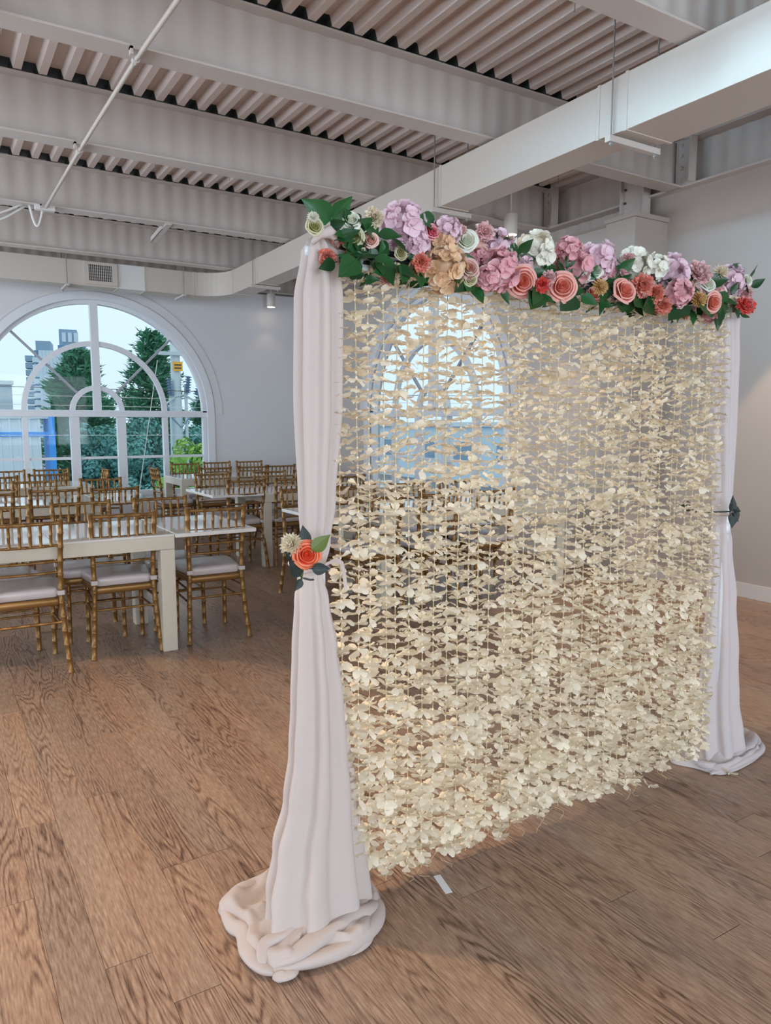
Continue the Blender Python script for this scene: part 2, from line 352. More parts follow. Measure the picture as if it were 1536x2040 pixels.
# unseen walls with plain window openings (behind and left of the camera)
def rect_wall(name, fm, u0, u1, z1, ops, zs, zt, th, m):
    b = MB(); us = [u0]+[x for o_ in ops for x in o_]+[u1]
    for i in range(len(us)-1):
        segs = [(0, z1)] if i % 2 == 0 else [(0, zs), (zt, z1)]
        for a, c in segs:
            vs = [fm(u, d, z) for u in (us[i], us[i+1]) for d in (0, th) for z in (a, c)]
            b.add(vs, [(0, 1, 3, 2), (4, 6, 7, 5), (0, 4, 5, 1), (2, 3, 7, 6), (0, 2, 6, 4), (1, 5, 7, 3)])
    w_ = tag(b.build(name, m), kind='structure')
    return w_
rect_wall('wall_left', lambda u, d, z: (XL-d, u, z), YB, 11.4, 3.12, [(-2.5, -.1), (1.4, 3.8), (5.2, 7.6), (8.3, 10.7)], .7, 3.1, .2, M['wall'])  # last two openings added to go with the table fill lights
rect_wall('wall_front', lambda u, d, z: (u, YB-d, z), XL, 6.0, 3.98, [(-2.0, .8), (2.0, 4.8)], .7, 3.1, .2, M['wall'])

tag(MB().box(XL-.2, XL, YB, .8, 3.12, 3.98).box(XL-.2, XL, 3.3, 11.4, 3.12, 3.98).box(XL-.2, XL, .8, 3.3, 3.12, 3.16).box(XL-.2, XL, .8, 3.3, 3.70, 3.98).build('wall_left_upper', M['wall']), kind='structure')
w7 = MB().box(XL-.12, XL-.05, .8, 3.3, 3.16, 3.20).box(XL-.12, XL-.05, .8, 3.3, 3.66, 3.70).box(XL-.12, XL-.05, 2.03, 2.07, 3.2, 3.66).build('window_7', M['trim']); tag(w7, kind='structure')  # unseen high window added to go with the duct fill light
MB().box(XL-.10, XL-.096, .8, 3.3, 3.20, 3.66).build('pane', M['pane'], w7)
# ---- windows
def ring(fm, cu, cz, r0, r1, d0, d1, a0=0, a1=PI, n=48):
    b = MB(); A = [a0+(a1-a0)*i/n for i in range(n+1)]
    L = [[fm(cu-r*math.cos(a), d, cz+r*math.sin(a)) for a in A] for r, d in ((r0, d0), (r1, d0), (r1, d1), (r0, d1), (r0, d0))]
    return b.grid(L)
def bar(fm, ua, ub, za, zb, d0, d1):
    b = MB(); vs = [fm(u, d, z) for u in (ua, ub) for d in (d0, d1) for z in (za, zb)]
    return b.add(vs, [(0, 1, 3, 2), (4, 6, 7, 5), (0, 4, 5, 1), (2, 3, 7, 6), (0, 2, 6, 4), (1, 5, 7, 3)])
def window(name, fm, cu):
    w_ = empty(name, fm(cu, 0, ZS)); w_['kind'] = 'structure'; inv = Matrix.Translation(-Vector(w_.location))
    def add(b, nm, m=M['trim'], smooth=False, bevel=0):
        o = b.build(nm, m, w_, smooth, bevel); o.matrix_parent_inverse = inv; return o
    add(ring(fm, cu, ZT, HW-.02, HW+.085, -.022, .03), 'arch_casing'); add(ring(fm, cu, ZT, HW+.10, HW+.215, -.010, .0), 'arch_surround', M['wall'])
    add(ring(fm, cu, ZT, HW-.075, HW, .05, .14), 'arch_frame')
    for s in (-1, 1):
        add(bar(fm, cu+s*(HW-.02), cu+s*(HW+.085), ZS, ZT, -.022, .03), 'side_casing'); add(bar(fm, cu+s*(HW-.075), cu+s*HW, ZS, ZT, .05, .14), 'side_frame')
    add(bar(fm, cu-HW, cu+HW, ZT-.045, ZT+.03, .02, .14), 'transom', bevel=.004); add(bar(fm, cu-HW, cu+HW, ZT+.03, ZT+.05, .05, .12), 'transom_bead')
    add(bar(fm, cu-HW, cu+HW, ZS, ZS+.08, .04, .14), 'bottom_rail'); add(bar(fm, cu-HW-.13, cu+HW+.13, ZS-.03, ZS, -.07, .14), 'window_sill', bevel=.004)
    add(bar(fm, cu-.052, cu+.052, ZT, ZT+HW-.06, .045, .14), 'centre_mullion')
    add(ring(fm, cu, ZT+.03, .915, .985, .055, .12), 'large_arc_muntin'); add(ring(fm, cu, ZT+.03, .30, .37, .055, .12), 'small_arc_muntin')
    for s in (-1, 1):
        b = MB(); ang = R(45)
        du, dz = math.cos(ang)*s, math.sin(ang); nu, nz = -dz*s*.015, math.cos(ang)*.015
        ra, rb = .35, HW-.05
        vs = [fm(cu+du*r_+nu*k, d, ZT+.03+dz*r_+nz*k) for r_ in (ra, rb) for k in (-1, 1) for d in (.07, .11)]
        b.add(vs, [(0, 1, 3, 2), (4, 6, 7, 5), (0, 4, 5, 1), (2, 3, 7, 6), (0, 2, 6, 4), (1, 5, 7, 3)]); add(b, 'diagonal_muntin', M['muntin'])
    for k, hw_ in ((-1.5, .035), (-.5, .06), (.5, .06), (1.5, .035)):
        add(bar(fm, cu+k*.635-hw_, cu+k*.635+hw_, ZS+.08, ZT-.045, .045, .14), 'mullion')
    E_ = [cu-HW+.07, cu-.9875, cu-.9175, cu-.3775, cu-.2575, cu+.2575, cu+.3775, cu+.9175, cu+.9875, cu+HW-.07]
    for i in range(0, 10, 2):
        add(bar(fm, E_[i], E_[i+1], .955, .99, .06, .12), 'muntin')
        for za, zb in ((ZS+.08, .955), (.99, ZT-.045)): add(bar(fm, E_[i], E_[i+1], za, zb, .088, .092), 'pane', M['pane'])
    # arched panes: outer four wedges, inner four, two at the centre
    for (ra, rb, cuts) in ((.0, .30, (0, 90, 180)), (.37, .915, (0, 45, 90, 135, 180)), (.985, HW-.07, (0, 45, 90, 135, 180))):
        for a, c in zip(cuts[:-1], cuts[1:]):
            b = MB(); n = 12; A = [R(a+(c-a)*i/n) for i in range(n+1)]
            b.grid([[fm(cu-r_*math.cos(t), .09, ZT+.05+r_*math.sin(t)*(.985)) for t in A] for r_ in (ra if ra else .01, rb)])
            add(b, 'pane', M['pane'])
    return w_
window('window_1', fY, W1); window('window_2', fX, W2)
for i, (fm, c) in enumerate(((lambda u, d, z: (XL-d, u, z), -1.3), (lambda u, d, z: (XL-d, u, z), 2.6), (lambda u, d, z: (XL-d, u, z), 6.4), (lambda u, d, z: (XL-d, u, z), 9.5), (lambda u, d, z: (u, YB-d, z), -.6), (lambda u, d, z: (u, YB-d, z), 3.4))):  # the two left windows beside the tables are added for the fills
    w_ = empty('window_%d' % (i+3 if i < 4 else i+4), fm(c, 0, .7)); w_['kind'] = 'structure'; inv = Matrix.Translation(-Vector(w_.location)); h = 1.2 if i < 4 else 1.4
    b = MB()
    for a, bb, za, zb in ((c-h, c-h+.06, .7, 3.1), (c+h-.06, c+h, .7, 3.1), (c-h, c+h, .7, .76), (c-h, c+h, 3.04, 3.1), (c-.03, c+.03, .7, 3.1)):
        t = bar(fm, a, bb, za, zb, .05, .12); b.add(t.v, t.f)
    o = b.build('window_frame', M['trim'], w_); o.matrix_parent_inverse = inv
    o = bar(fm, c-h, c+h, .7, 3.1, .13, .134).build('pane', M['pane'], w_); o.matrix_parent_inverse = inv

# ================================================================ DUCTS, HANGERS, CONDUIT
def thing(name, loc, label, cat, group=None):
    e = empty(name, loc, 0, label, cat, group); return e, Matrix.Translation(-Vector(loc))
d, inv = thing('air_duct', (3.73, 5, 3.18), 'long pale air duct from the upper right corner, turning left over the arched window', 'duct')
def dp(b, nm, m=M['duct'], smooth=False, bevel=0):
    o = b.build(nm, m, d, smooth, bevel); o.matrix_parent_inverse = inv; return o
for (y0, y1, x0, x1, z0, z1) in ((-2.5, 1.6, 3.59, 3.99, 3.165, 3.485), (1.604, 3.16, 3.59, 3.99, 3.165, 3.485), (3.40, 5.02, 3.60, 3.87, 3.18, 3.485), (5.024, 6.9, 3.60, 3.87, 3.18, 3.485), (6.904, 8.9, 3.60, 3.87, 3.18, 3.485), (8.904, 9.72, 3.60, 3.87, 3.18, 3.485)):
    dp(MB().box(x0, x1, y0, y1, z0, z1), 'duct_section', bevel=.003)
tr = MB(); a = [(3.59, 3.165), (3.99, 3.165), (3.99, 3.485), (3.59, 3.485)]; b_ = [(3.60, 3.18), (3.87, 3.18), (3.87, 3.485), (3.60, 3.485)]
tr.grid([[(x, 3.16, z) for x, z in a], [(x, 3.40, z) for x, z in b_]], closed=True); dp(tr, 'reducer')
for y, x1, z0 in ((1.60, 3.995, 3.16), (3.16, 3.995, 3.16), (3.38, 3.88, 3.172), (5.02, 3.878, 3.174), (6.9, 3.878, 3.174), (8.86, 3.878, 3.174), (9.72, 3.878, 3.174)):
    dp(MB().box(3.585 if y < 3.3 else 3.594, x1, y-.010, y+.010, z0, 3.49), 'seam')
# elbow and branch
el = MB(); n = 10; cx, cy = 3.2, 9.72
ri, ro = .40, .67
A = [R(90)*i/n for i in range(n+1)]
inner = [(cx+ri*math.cos(t), cy+ri*math.sin(t)*1.02) for t in A]; outer = [(cx+ro*math.cos(t), cy+ro*math.sin(t)*1.02) for t in A]
el.grid([[(x, y, 3.18) for x, y in inner], [(x, y, 3.485) for x, y in inner], [(x, y, 3.485) for x, y in outer], [(x, y, 3.18) for x, y in outer]]); el.add([(x, y, 3.18) for x, y in inner]+[(x, y, 3.18) for x, y in outer], [(i, i+1, n+2+i, n+1+i) for i in range(n)])
dp(el, 'elbow')
BY0, BY1 = 10.13, 10.40
for x0, x1, m in ((XL, .35, 'duct'), (.354, 2.21, 'duct'), (2.214, 2.55, 'duct_light'), (2.554, 3.2, 'duct')):
    dp(MB().box(x0, x1, BY0, BY1, 3.18, 3.485), 'duct_section', M[m], bevel=.003)
for x in (.352, 2.212, 2.552, 3.2): dp(MB().box(x-.008, x+.008, BY0-.006, BY1+.006, 3.174, 3.49), 'seam')
gr = MB()
for a in ((1.80, 2.205, 3.20, 3.245), (1.80, 2.205, 3.44, 3.475), (1.80, 1.86, 3.245, 3.44), (2.14, 2.205, 3.245, 3.44)): gr.box(a[0], a[1], BY0-.03, BY0, a[2], a[3])
g_ = dp(gr, 'vent_grille', bevel=.003)
def sub(b, nm, m):
    o = b.build(nm, m, g_); o.matrix_parent_inverse = Matrix.Identity(4); return o
sub(MB().box(1.86, 2.14, BY0-.006, BY0-.002, 3.245, 3.44), 'grille_backing', M['dark'])
for k in range(12): x = 1.872+k*.0228; sub(MB().box(x, x+.006, BY0-.024, BY0-.010, 3.25, 3.435), 'grille_blade', M['duct'])
for k in range(5): z = 3.268+k*.036; sub(MB().box(1.86, 2.14, BY0-.016, BY0-.012, z, z+.004), 'grille_bar', M['duct'])
def hanger(y, x0, x1, zb, label):
    e, iv = thing('duct_hanger', ((x0+x1)/2, y, zb), label, 'hanger', 'trapeze hangers under the air duct')
    def a(b, nm, m=M['steel']): o = b.build(nm, m, e); o.matrix_parent_inverse = iv
    a(MB().box(x0-.06, x1+.06, y-.02, y+.02, zb-.035, zb), 'strut_channel')
    for x in (x0-.03, x1+.03):
        a(MB().tube([(x, y, zb-.06), (x, y, ZD+.02)], .0055, 6), 'threaded_rod', M['rod']); a(MB().tube([(x, y, zb-.05), (x, y, zb-.035)], .012, 6), 'nut', M['rod'])
hanger(3.25, 3.60, 3.93, 3.152, 'trapeze duct hanger below the wide near part of the air duct'); hanger(5.06, 3.60, 3.87, 3.172, 'trapeze duct hanger above the middle of the flower garland'); hanger(8.94, 3.60, 3.87, 3.172, 'trapeze duct hanger near the turn of the air duct')
for x, l in ((1.60, 'strap hanger on the duct left of its square grille'), (3.05, 'strap hanger on the duct just before its rounded turn'), (-1.2, 'strap hanger on the far left end of the duct')):
    e, iv = thing('duct_hanger', (x, 10.26, 3.17), l, 'hanger', 'hangers of the window side duct')
    def a(b, nm, m=M['steel']): o = b.build(nm, m, e); o.matrix_parent_inverse = iv
    a(MB().box(x-.02, x+.02, BY0-.07, BY1+.07, 3.15, 3.174), 'strut_channel')
    for y in (BY0-.045, BY1+.045): a(MB().tube([(x, y, 3.13), (x, y, ZD+.02)], .0055, 6), 'threaded_rod', M['rod'])
# conduit with clamps
e, iv = thing('conduit_pipe', (1.1, 5.8, 3.44), 'thin pale conduit pipe clamped below the roof beams at the upper left', 'pipe')
def a(b, nm, m=M['duct_light'], s=False): o = b.build(nm, m, e, s); o.matrix_parent_inverse = iv
a(MB().tube([(1.19, 1.2, 3.475), (1.16, 3.6, 3.47), (1.125, 4.45, 3.472), (1.10, 6.1, 3.474), (1.09, 7.92, 3.476)], .0135, 10), 'pipe', M['duct'], s=True)
for x, y in ((1.125, 4.42), (1.10, 6.06), (1.09, 7.88)): a(MB().box(x-.05, x+.035, y-.03, y+.01, 3.487, 3.50).box(x-.05, x-.035, y-.03, y+.01, 3.46, 3.50).tube([(x, y+.05, 3.474), (x, y+.09, 3.474)], .022, 8), 'pipe_clamp', M['steel'])
a(MB().box(1.0, 1.17, 7.86, 7.93, 3.455, 3.50), 'junction_box')
e, iv = thing('flex_cable', (.8, 8.0, 3.4), 'two pale flexible cables looping below the beam at the far upper left', 'cable')
def cable(p, q, sag, off=0):
    P = [Vector(p).lerp(Vector(q), t/14)+Vector((0, off*math.sin(PI*t/14), -sag*math.sin(PI*t/14))) for t in range(15)]
    a(MB().tube(P, .011, 8), 'cable', s=True)
cable((.90, 7.95, 3.50), (.2, 7.95, 3.5), .14); cable((.93, 8.0, 3.50), (.15, 8.0, 3.5), .20); cable((.96, 7.95, 3.50), (1.07, 7.93, 3.47), .17)
b = MB(); Mx = Matrix.Translation((2.29, 8.36, 3.494)) @ Matrix.Rotation(R(-4), 4, 'Z')
b.box(-.03, .03, -.45, .40, -.006, .006, M=Mx).box(-.03, -.024, -.25, .40, -.006, .05, M=Mx)
tag(b.build('angle_brace', M['steel']), 'small pale angle brace below the beam above the window side duct', 'brace')
tag(MB().box(.14, .47, -1.5, 4.02, 3.40, 3.49).build('cable_tray', M['duct_light'], bevel=.004), 'pale flat cable trunking at the extreme upper left corner', 'trunking')

# ---- downlights
def lamp(x, y, z, label, stem=True, spot=True, power=None):
    e, iv = thing('ceiling_downlight', (x, y, z), label, 'lamp', 'cylinder downlights hanging from the ceiling')
    def a(b, nm, m, s=True): o = b.build(nm, m, e, s); o.matrix_parent_inverse = iv
    a(MB().lathe([(.001, .2), (.060, .2), (.066, .192), (.066, .004), (.062, 0), (.056, .0), (.054, .02)], (x, y, z), 24), 'lamp_housing', M['can'])
    a(MB().lathe([(.001, -.004), (.059, -.003)], (x, y, z), 24), 'lamp_lens', M['lens'])
    a(MB().tube([(x, y, z+.2), (x, y, ZD+.03)], .008, 8), 'lamp_stem', M['can'])
    l = bpy.data.lights.new('lamp_light', 'SPOT'); l.energy = power or LAMP_W; l.color = WARM; l.spot_size = R(67); l.spot_blend = .12; l.shadow_soft_size = .045
    o = bpy.data.objects.new('lamp_light', l); C.objects.link(o); o.parent = e; o.location = (0, 0, -.02)
lamp(4.67, 10.97, 3.25, 'small round ceiling downlight glowing left of the drape, against the arched window wall', power=3)
lamp(5.01, 5.80, 3.30, 'round ceiling downlight glowing just above the middle of the flower garland', power=60)
for x, y, l in ((0.0, 2.9, 'over the open floor left of the drape'), (1.7, 2.6, 'right above the flower backdrop'), (5.15, 3.0, 'near the right wall, right of the picture'), (-1.8, 2.9, 'far left of the picture'),
                (3.2, -.6, 'behind the camera on the right'), (.9, -.8, 'right behind the camera'), (-1.2, -.8, 'behind the camera on the left')):
    lamp(x, y, 3.28, 'round ceiling downlight out of view, '+l, power=({1.7: 70, 0.0: 210, 5.15: 170}.get(x)))
# ================================================================ FURNITURE
def bamboo(path, r, step=.085, n=10):
    """tube along a path with bamboo nodes"""
    P = [Vector(p) for p in path]; L = [0]
    for a, b in zip(P[:-1], P[1:]): L.append(L[-1]+(b-a).length)
    def at_(s):
        for i in range(len(P)-1):
            if s <= L[i+1] or i == len(P)-2: return P[i].lerp(P[i+1], (s-L[i])/(L[i+1]-L[i]))
    T = L[-1]; k = max(1, round(T/step)); st = []
    pts = []; rad = []
    for i in range(k+1):
        s = T*i/k
        for ds, rr in ((-.006, .97), (-.003, 1.13), (0, 1.05), (.003, 1.13), (.006, .97)):
            if 0 <= s+ds <= T: pts.append(at_(s+ds)); rad.append(r*rr)
        if i < k: pts.append(at_(s+T/k/2)); rad.append(r*.93)
    return MB().tube(pts, rad, n)
def make_chair():
    c = empty('chiavari_chair', (0, 0, 0), 0, 'chair', 'chair')
    for s in (-1, 1):
        bamboo([(s*.208, -.245, .0), (s*.192, -.205, .22), (s*.180, -.185, .44), (s*.182, -.190, .60), (s*.192, -.232, .915)], .0165).build('rear_post', M['gold'], c, True)
        bamboo([(s*.176, .195, 0), (s*.172, .185, .43)], .0155).build('front_leg', M['gold'], c, True)
        for z in (.27, .355): bamboo([(s*.188, -.195, z), (s*.174, .187, z)], .0075, n=8).build('side_stretcher', M['gold'], c, True)
        MB().box(s*.180-.020, s*.180+.020, -.208, -.168, .462, .490).build('cushion_strap', M['cushion'], c, bevel=.004)
    for z in (.27, .355): bamboo([(-.174, .187, z), (.174, .187, z)], .0075, n=8).build('front_stretcher', M['gold'], c, True)
    bamboo([(-.188, -.198, .30), (.188, -.198, .30)], .0085, n=8).build('back_stretcher', M['gold'], c, True)
    def bow(z, y, hw, d=.022): return [(-hw, y, z), (-hw*.55, y-d*.75, z), (0, y-d, z), (hw*.55, y-d*.75, z), (hw, y, z)]
    bamboo(bow(.893, -.228, .190), .0115, .1).build('top_rail', M['gold'], c, True)
    for z, y in ((.76, -.210), (.665, -.198), (.60, -.191)): bamboo(bow(z, y, .184), .0085, .09, 8).build('back_rail', M['gold'], c, True)
    for i in range(6):
        x = -.136+.0545*i; dd = .022*(1-(x/.19)**2)
        bamboo([(x, -.228-dd, .89), (x, -.210-dd, .76)], .0095, .065, 8).build('spindle', M['gold'], c, True)
    # seat frame and cushion: rounded trapezoid
    def pad(z0, z1, hwf, hwb, yf, yb, rr, crown, nm, m):
        out = []
        for (x, y, a0) in ((hwf-rr, yf-rr, 0), (-hwf+rr, yf-rr, 90), (-hwb+rr*.5, yb+rr*.5, 180), (hwb-rr*.5, yb+rr*.5, 270)):
            q = rr if a0 < 180 else rr*.5
            for k in range(6): t = R(a0+18*k); out.append((x+q*math.cos(t), y+q*math.sin(t)))
        cx_, cy_ = 0, (yf+yb)/2; rows = []
        for s, z in ((.0, z0), (.96, z0), (1.0, z0+.006), (1.0, z1-.010), (.975, z1-.002), (.9, z1+crown*.35), (.6, z1+crown*.85), (.02, z1+crown)):
            rows.append([(cx_+(x-cx_)*max(s, .02), cy_+(y-cy_)*max(s, .02), z) for x, y in out])
        return MB().grid(rows, closed=True).build(nm, m, c, True)
    pad(.400, .445, .205, .178, .205, -.195, .05, 0, 'seat', M['gold'])
    pad(.446, .500, .212, .172, .212, -.178, .06, .012, 'cushion', M['cushion'])
    return c
chair0 = make_chair()
used = [False]
def chair(x, y, rz, label, group):
    c = chair0 if not used[0] else copy_tree(chair0)
    used[0] = True
    c.location = (x, y, 0); c.rotation_euler.z = R(rz+random.uniform(-2.5, 2.5)); tag(c, label, 'chair', group)
NEAR, FAR = 0, 180
def near(x, topy, label, group): chair(x, topy+.235, 0, label, group)
def farc(x, topy, label, group): chair(x, topy-.235, 180, label, group)
G1, G2 = 'gold chairs at the front left table', 'gold chairs at the table behind the front left one'
near(.44, 4.60, "gold chair nearest the camera at the left edge of the picture, back towards us", G1)
near(1.02, 4.76, "gold chair just left of the front table's square leg, back towards us", G1)
near(1.62, 4.77, "gold chair just right of the front table's square leg, back towards us", G1)
farc(.37, 5.60, "gold chair facing us across the front left table, leftmost", G1)
farc(.91, 5.63, "gold chair facing us across the front left table, second from the left", G1)
farc(1.48, 5.66, "gold chair facing us across the front left table, rightmost", G1)
near(.38, 6.66, "gold chair, back towards us, at the second left table, cut by the picture edge", G2)
near(.91, 6.82, "gold chair, back towards us, in the middle of the second left table", G2)
near(1.38, 6.74, "gold chair, back towards us, at the right end of the second left table", G2)
farc(.30, 7.93, "gold chair facing us across the second left table, at the picture edge", G2)
farc(.86, 7.93, "gold chair facing us across the second left table, middle one", G2)
farc(1.48, 7.95, "gold chair facing us across the second left table, right end, before the mullion", G2)
G3 = 'gold chairs at the left table by the arched window'
near(.61, 8.78, "gold chair, back towards us, at the left window table, at the picture edge", G3)
near(1.12, 9.0, "gold chair, back towards us, at the left window table, right one", G3)
farc(.78, 9.83, 'gold chair behind the left window table, before the blue and white shed', G3)
farc(1.27, 9.90, 'gold chair behind the left window table, before the blue corner post', G3)
chair(1.62, 9.56, 90, 'gold chair turned side-on at the right end of the left window table', G3)
G4 = 'gold chairs at the right table by the window wall'
chair(2.665, 9.56, -90, 'gold chair turned side-on at the left end of the right window table', G4)
farc(3.08, 10.40, 'gold chair behind the right window table, before the light green shrub', G4)
farc(3.58, 10.50, 'gold chair behind the right window table, before the window edge', G4)
farc(4.08, 10.54, 'gold chair behind the right window table, before the plain wall', G4)
near(3.13, 9.20, "gold chair, back towards us, at the right window table, left one", G4)
near(3.62, 9.22, "gold chair, back towards us, at the right window table, middle one", G4)
near(4.05, 9.25, "gold chair, back towards us, at the right window table, nearest the drape", G4)
G5 = 'gold chairs at the middle right table'
farc(2.69, 8.08, "gold chair facing us across the middle right table, left end", G5)
farc(3.41, 8.16, "gold chair facing us across the middle right table, beside the drape", G5)
farc(3.95, 8.14, "gold chair facing us across the middle right table, behind the drape", G5)
near(2.69, 7.00, "gold chair, back towards us, left of the middle right table's square leg", G5)
near(3.19, 6.99, "gold chair, back towards us, right of the middle right table's square leg", G5)
near(3.85, 7.0, "gold chair at the middle right table, hidden behind the petal curtain", G5)
G6 = 'gold chairs at the table behind the petal curtain'
farc(2.74, 5.85, "gold chair facing us, its leg showing just left of the left drape", G6)
for k, x in enumerate((3.30, 3.85, 4.40)): farc(x, 5.86, 'gold chair facing us across the table behind the curtain, %s from its left end' % ORD[k+2], G6)
for k, x in enumerate((2.95, 3.50, 4.10)): near(x, 4.85, 'gold chair with its back to the petal curtain, %s from the left drape' % ORD[k+1], G6)

# ---- tables
def table(x0, x1, y0, y1, leaf, label, joint=None):
    t = empty('dining_table', ((x0+x1)/2, (y0+y1)/2, 0), 0, label, 'table', 'cream dining tables with a square leg at each corner'); inv = Matrix.Translation(-Vector(t.location))
    def a(b, nm, m, bev=.003): o = b.build(nm, m, t, bevel=bev); o.matrix_parent_inverse = inv
    cuts = [x0]+([joint] if joint else [])+[x1]
    for p, q in zip(cuts[:-1], cuts[1:]): a(MB().box(p+.001, q-.001, y0, y1, .748, .762), 'tabletop', M['tabletop'], .002)
    L = .09
    for ya, yb in ((y0, y0+.03), (y1-.03, y1)): a(MB().box(x0, x1, ya, yb, .665, .748), 'apron', M['table'])
    for xa, xb in ((x0, x0+.03), (x1-.03, x1)): a(MB().box(xa, xb, y0+.03, y1-.03, .665, .748), 'apron', M['table'])
    for x in (x0, x1-L):
        for y in (y0, y1-L): a(MB().box(x, x+L, y, y+L, 0, .664), 'leg', M['table'])
    if leaf:
        p, q = (x1, leaf) if leaf > x1 else (leaf, x0)
        a(MB().box(p+.002, q-.002, y0-.02, y1+.02, .738, .764), 'extension_leaf', M['tabletop'], .004)
        a(MB().box(p+(-.12 if leaf > x1 else .1), q+(-.12 if leaf > x1 else .1), (y0+y1)/2-.2, (y0+y1)/2+.2, .715, .737), 'leaf_support', M['table'])
table(-.75, 1.31, 4.70, 5.55, 1.86, "front left cream table with glossy top, its square leg nearest the camera", .60)
table(-.75, 1.30, 7.0, 7.83, 1.80, 'second cream table on the left, right behind the front left table', .55)
table(-.6, 1.60, 8.95, 9.80, None, 'white table on the left right by the arched window')
table(2.87, 4.95, 7.02, 7.85, 2.33, "middle right cream table with a thin leaf at its left end")
table(2.74, 4.95, 9.42, 10.25, None, 'white table on the right by the window wall')
table(2.98, 4.95, 4.90, 5.62, 2.46, 'cream table hidden behind the left drape and the petal curtain')

# ================================================================ FLOWER BACKDROP
CX0, CX1, CY = 1.0, 2.715, 1.865
st = empty('backdrop_stand', (1.85, CY, 0), 0, 'white metal pipe frame that carries the petal curtain, hidden inside the drapes', 'stand'); inv = Matrix.Translation(-Vector(st.location))
def a(b, nm, m=M['trim'], s=False): o = b.build(nm, m, st, s); o.matrix_parent_inverse = inv
PX = (.935, 2.835)
for x in PX:
    a(MB().tube([(x, CY+.02, .01), (x, CY+.02, 1.94)], .014, 12), 'pole', s=True); a(MB().box(x-.07, x+.07, CY-.04, CY+.12, .001, .008), 'base_plate'); a(MB().tube([(x, CY+.02, 1.0), (x, CY+.02, 1.05)], .019, 12), 'collar', s=True)
a(MB().tube([(PX[0]-.03, CY+.02, 1.925), (PX[1]+.03, CY+.02, 1.925)], .013, 12), 'crossbar', s=True)
a(MB().box(CX0+.01, CX1-.005, CY-.006, CY+.004, 1.885, 1.905), 'string_rail')

# ---- petal strings
def blossom(seed, cup, rad):
    rs = random.Random(seed); b = MB(); n = rs.choice((4, 5, 5)); a0 = rs.random()*6
    for k in range(n):
        an = a0+2*PI*k/n+rs.uniform(-.15, .15); L_ = rad*rs.uniform(.85, 1.12); W_ = rad*rs.uniform(.36, .46); tw = rs.uniform(-.5, .5); cu = cup+rs.uniform(-.35, .35)
        rows = []
        for t, wd in ((.06, .16), (.35, .72), (.62, 1.0), (.86, .80), (1.0, .30)):
            row = []
            for s in (-1, 0, 1):
                x = L_*t; y = W_*wd*s; z = L_*(cu*t*t*.75+.25*(abs(s)*.28 if cu > 0 else -abs(s)*.28)*t)+tw*y*t + (rs.uniform(-.003, .003) if t > .5 else 0)
                row.append((x*math.cos(an)-y*math.sin(an), x*math.sin(an)+y*math.cos(an), z))
            rows.append(row)
        b.grid(rows)
    b.lathe([(.001, .006), (.0035, .004), (.0035, -.004), (.001, -.006)], n=5)
    return b.mesh('blossom', M['petal'], True)
BLO = [blossom(i, (-.40, -.15, .1, .3, .45, -.3, .2, .0)[i % 8], .0335) for i in range(12)]
cords = []
NS = 38
rs = random.Random(3)
for i in range(NS):
    x = CX0+(CX1-CX0)*i/(NS-1)
    side, k = ('left', i+1) if i < NS//2 else ('right', NS-i)
    e = empty('petal_string', (x, CY, 1.89), 0, 'hanging string of ivory silk petals, %s from the %s drape' % (ORD[k], side), 'petal string', 'ivory petal strings of the curtain')
    zb = .035+rs.uniform(-.01, .05)+(.03 if i > 30 else 0)
    ln = 1.89-zb; ph = rs.random()*6; am = rs.uniform(.002, .006); yo = rs.uniform(-.012, .012)
    P = [Vector((am*math.sin(ph+4*t/12), yo*min(1, t)+.003*math.sin(ph+t), -ln*t/12)) for t in range(13)]
    cu_ = MB().tube(P, .0014, 4).build('cord', M['cord'], e)
    n = int(ln/.0268)
    for j in range(n):
        f = (j+.3+rs.uniform(-.22, .22))/n*12; a_ = min(int(f), 11); p = P[a_].lerp(P[a_+1], f-a_)
        o = link('blossom', BLO[rs.randrange(12)], e, p, (rs.gauss(0, .17), rs.gauss(0, .17), rs.random()*6.28))
        s = rs.uniform(.86, 1.14); o.scale = (s, s, s)
    if rs.random() < .45:       # loose thread ends at the bottom
        q = P[-1]; th = [q+Vector((.02*math.sin(t*1.1+ph), -.012*t*.4, -.01*t if q.z+1.89-.01*t > .002 else -(q.z+1.885))) for t in range(5)]
        th = [Vector((v.x, v.y, max(v.z, -1.887))) for v in th]
        MB().tube(th, .0007, 4).build('thread', M['cord'], e)

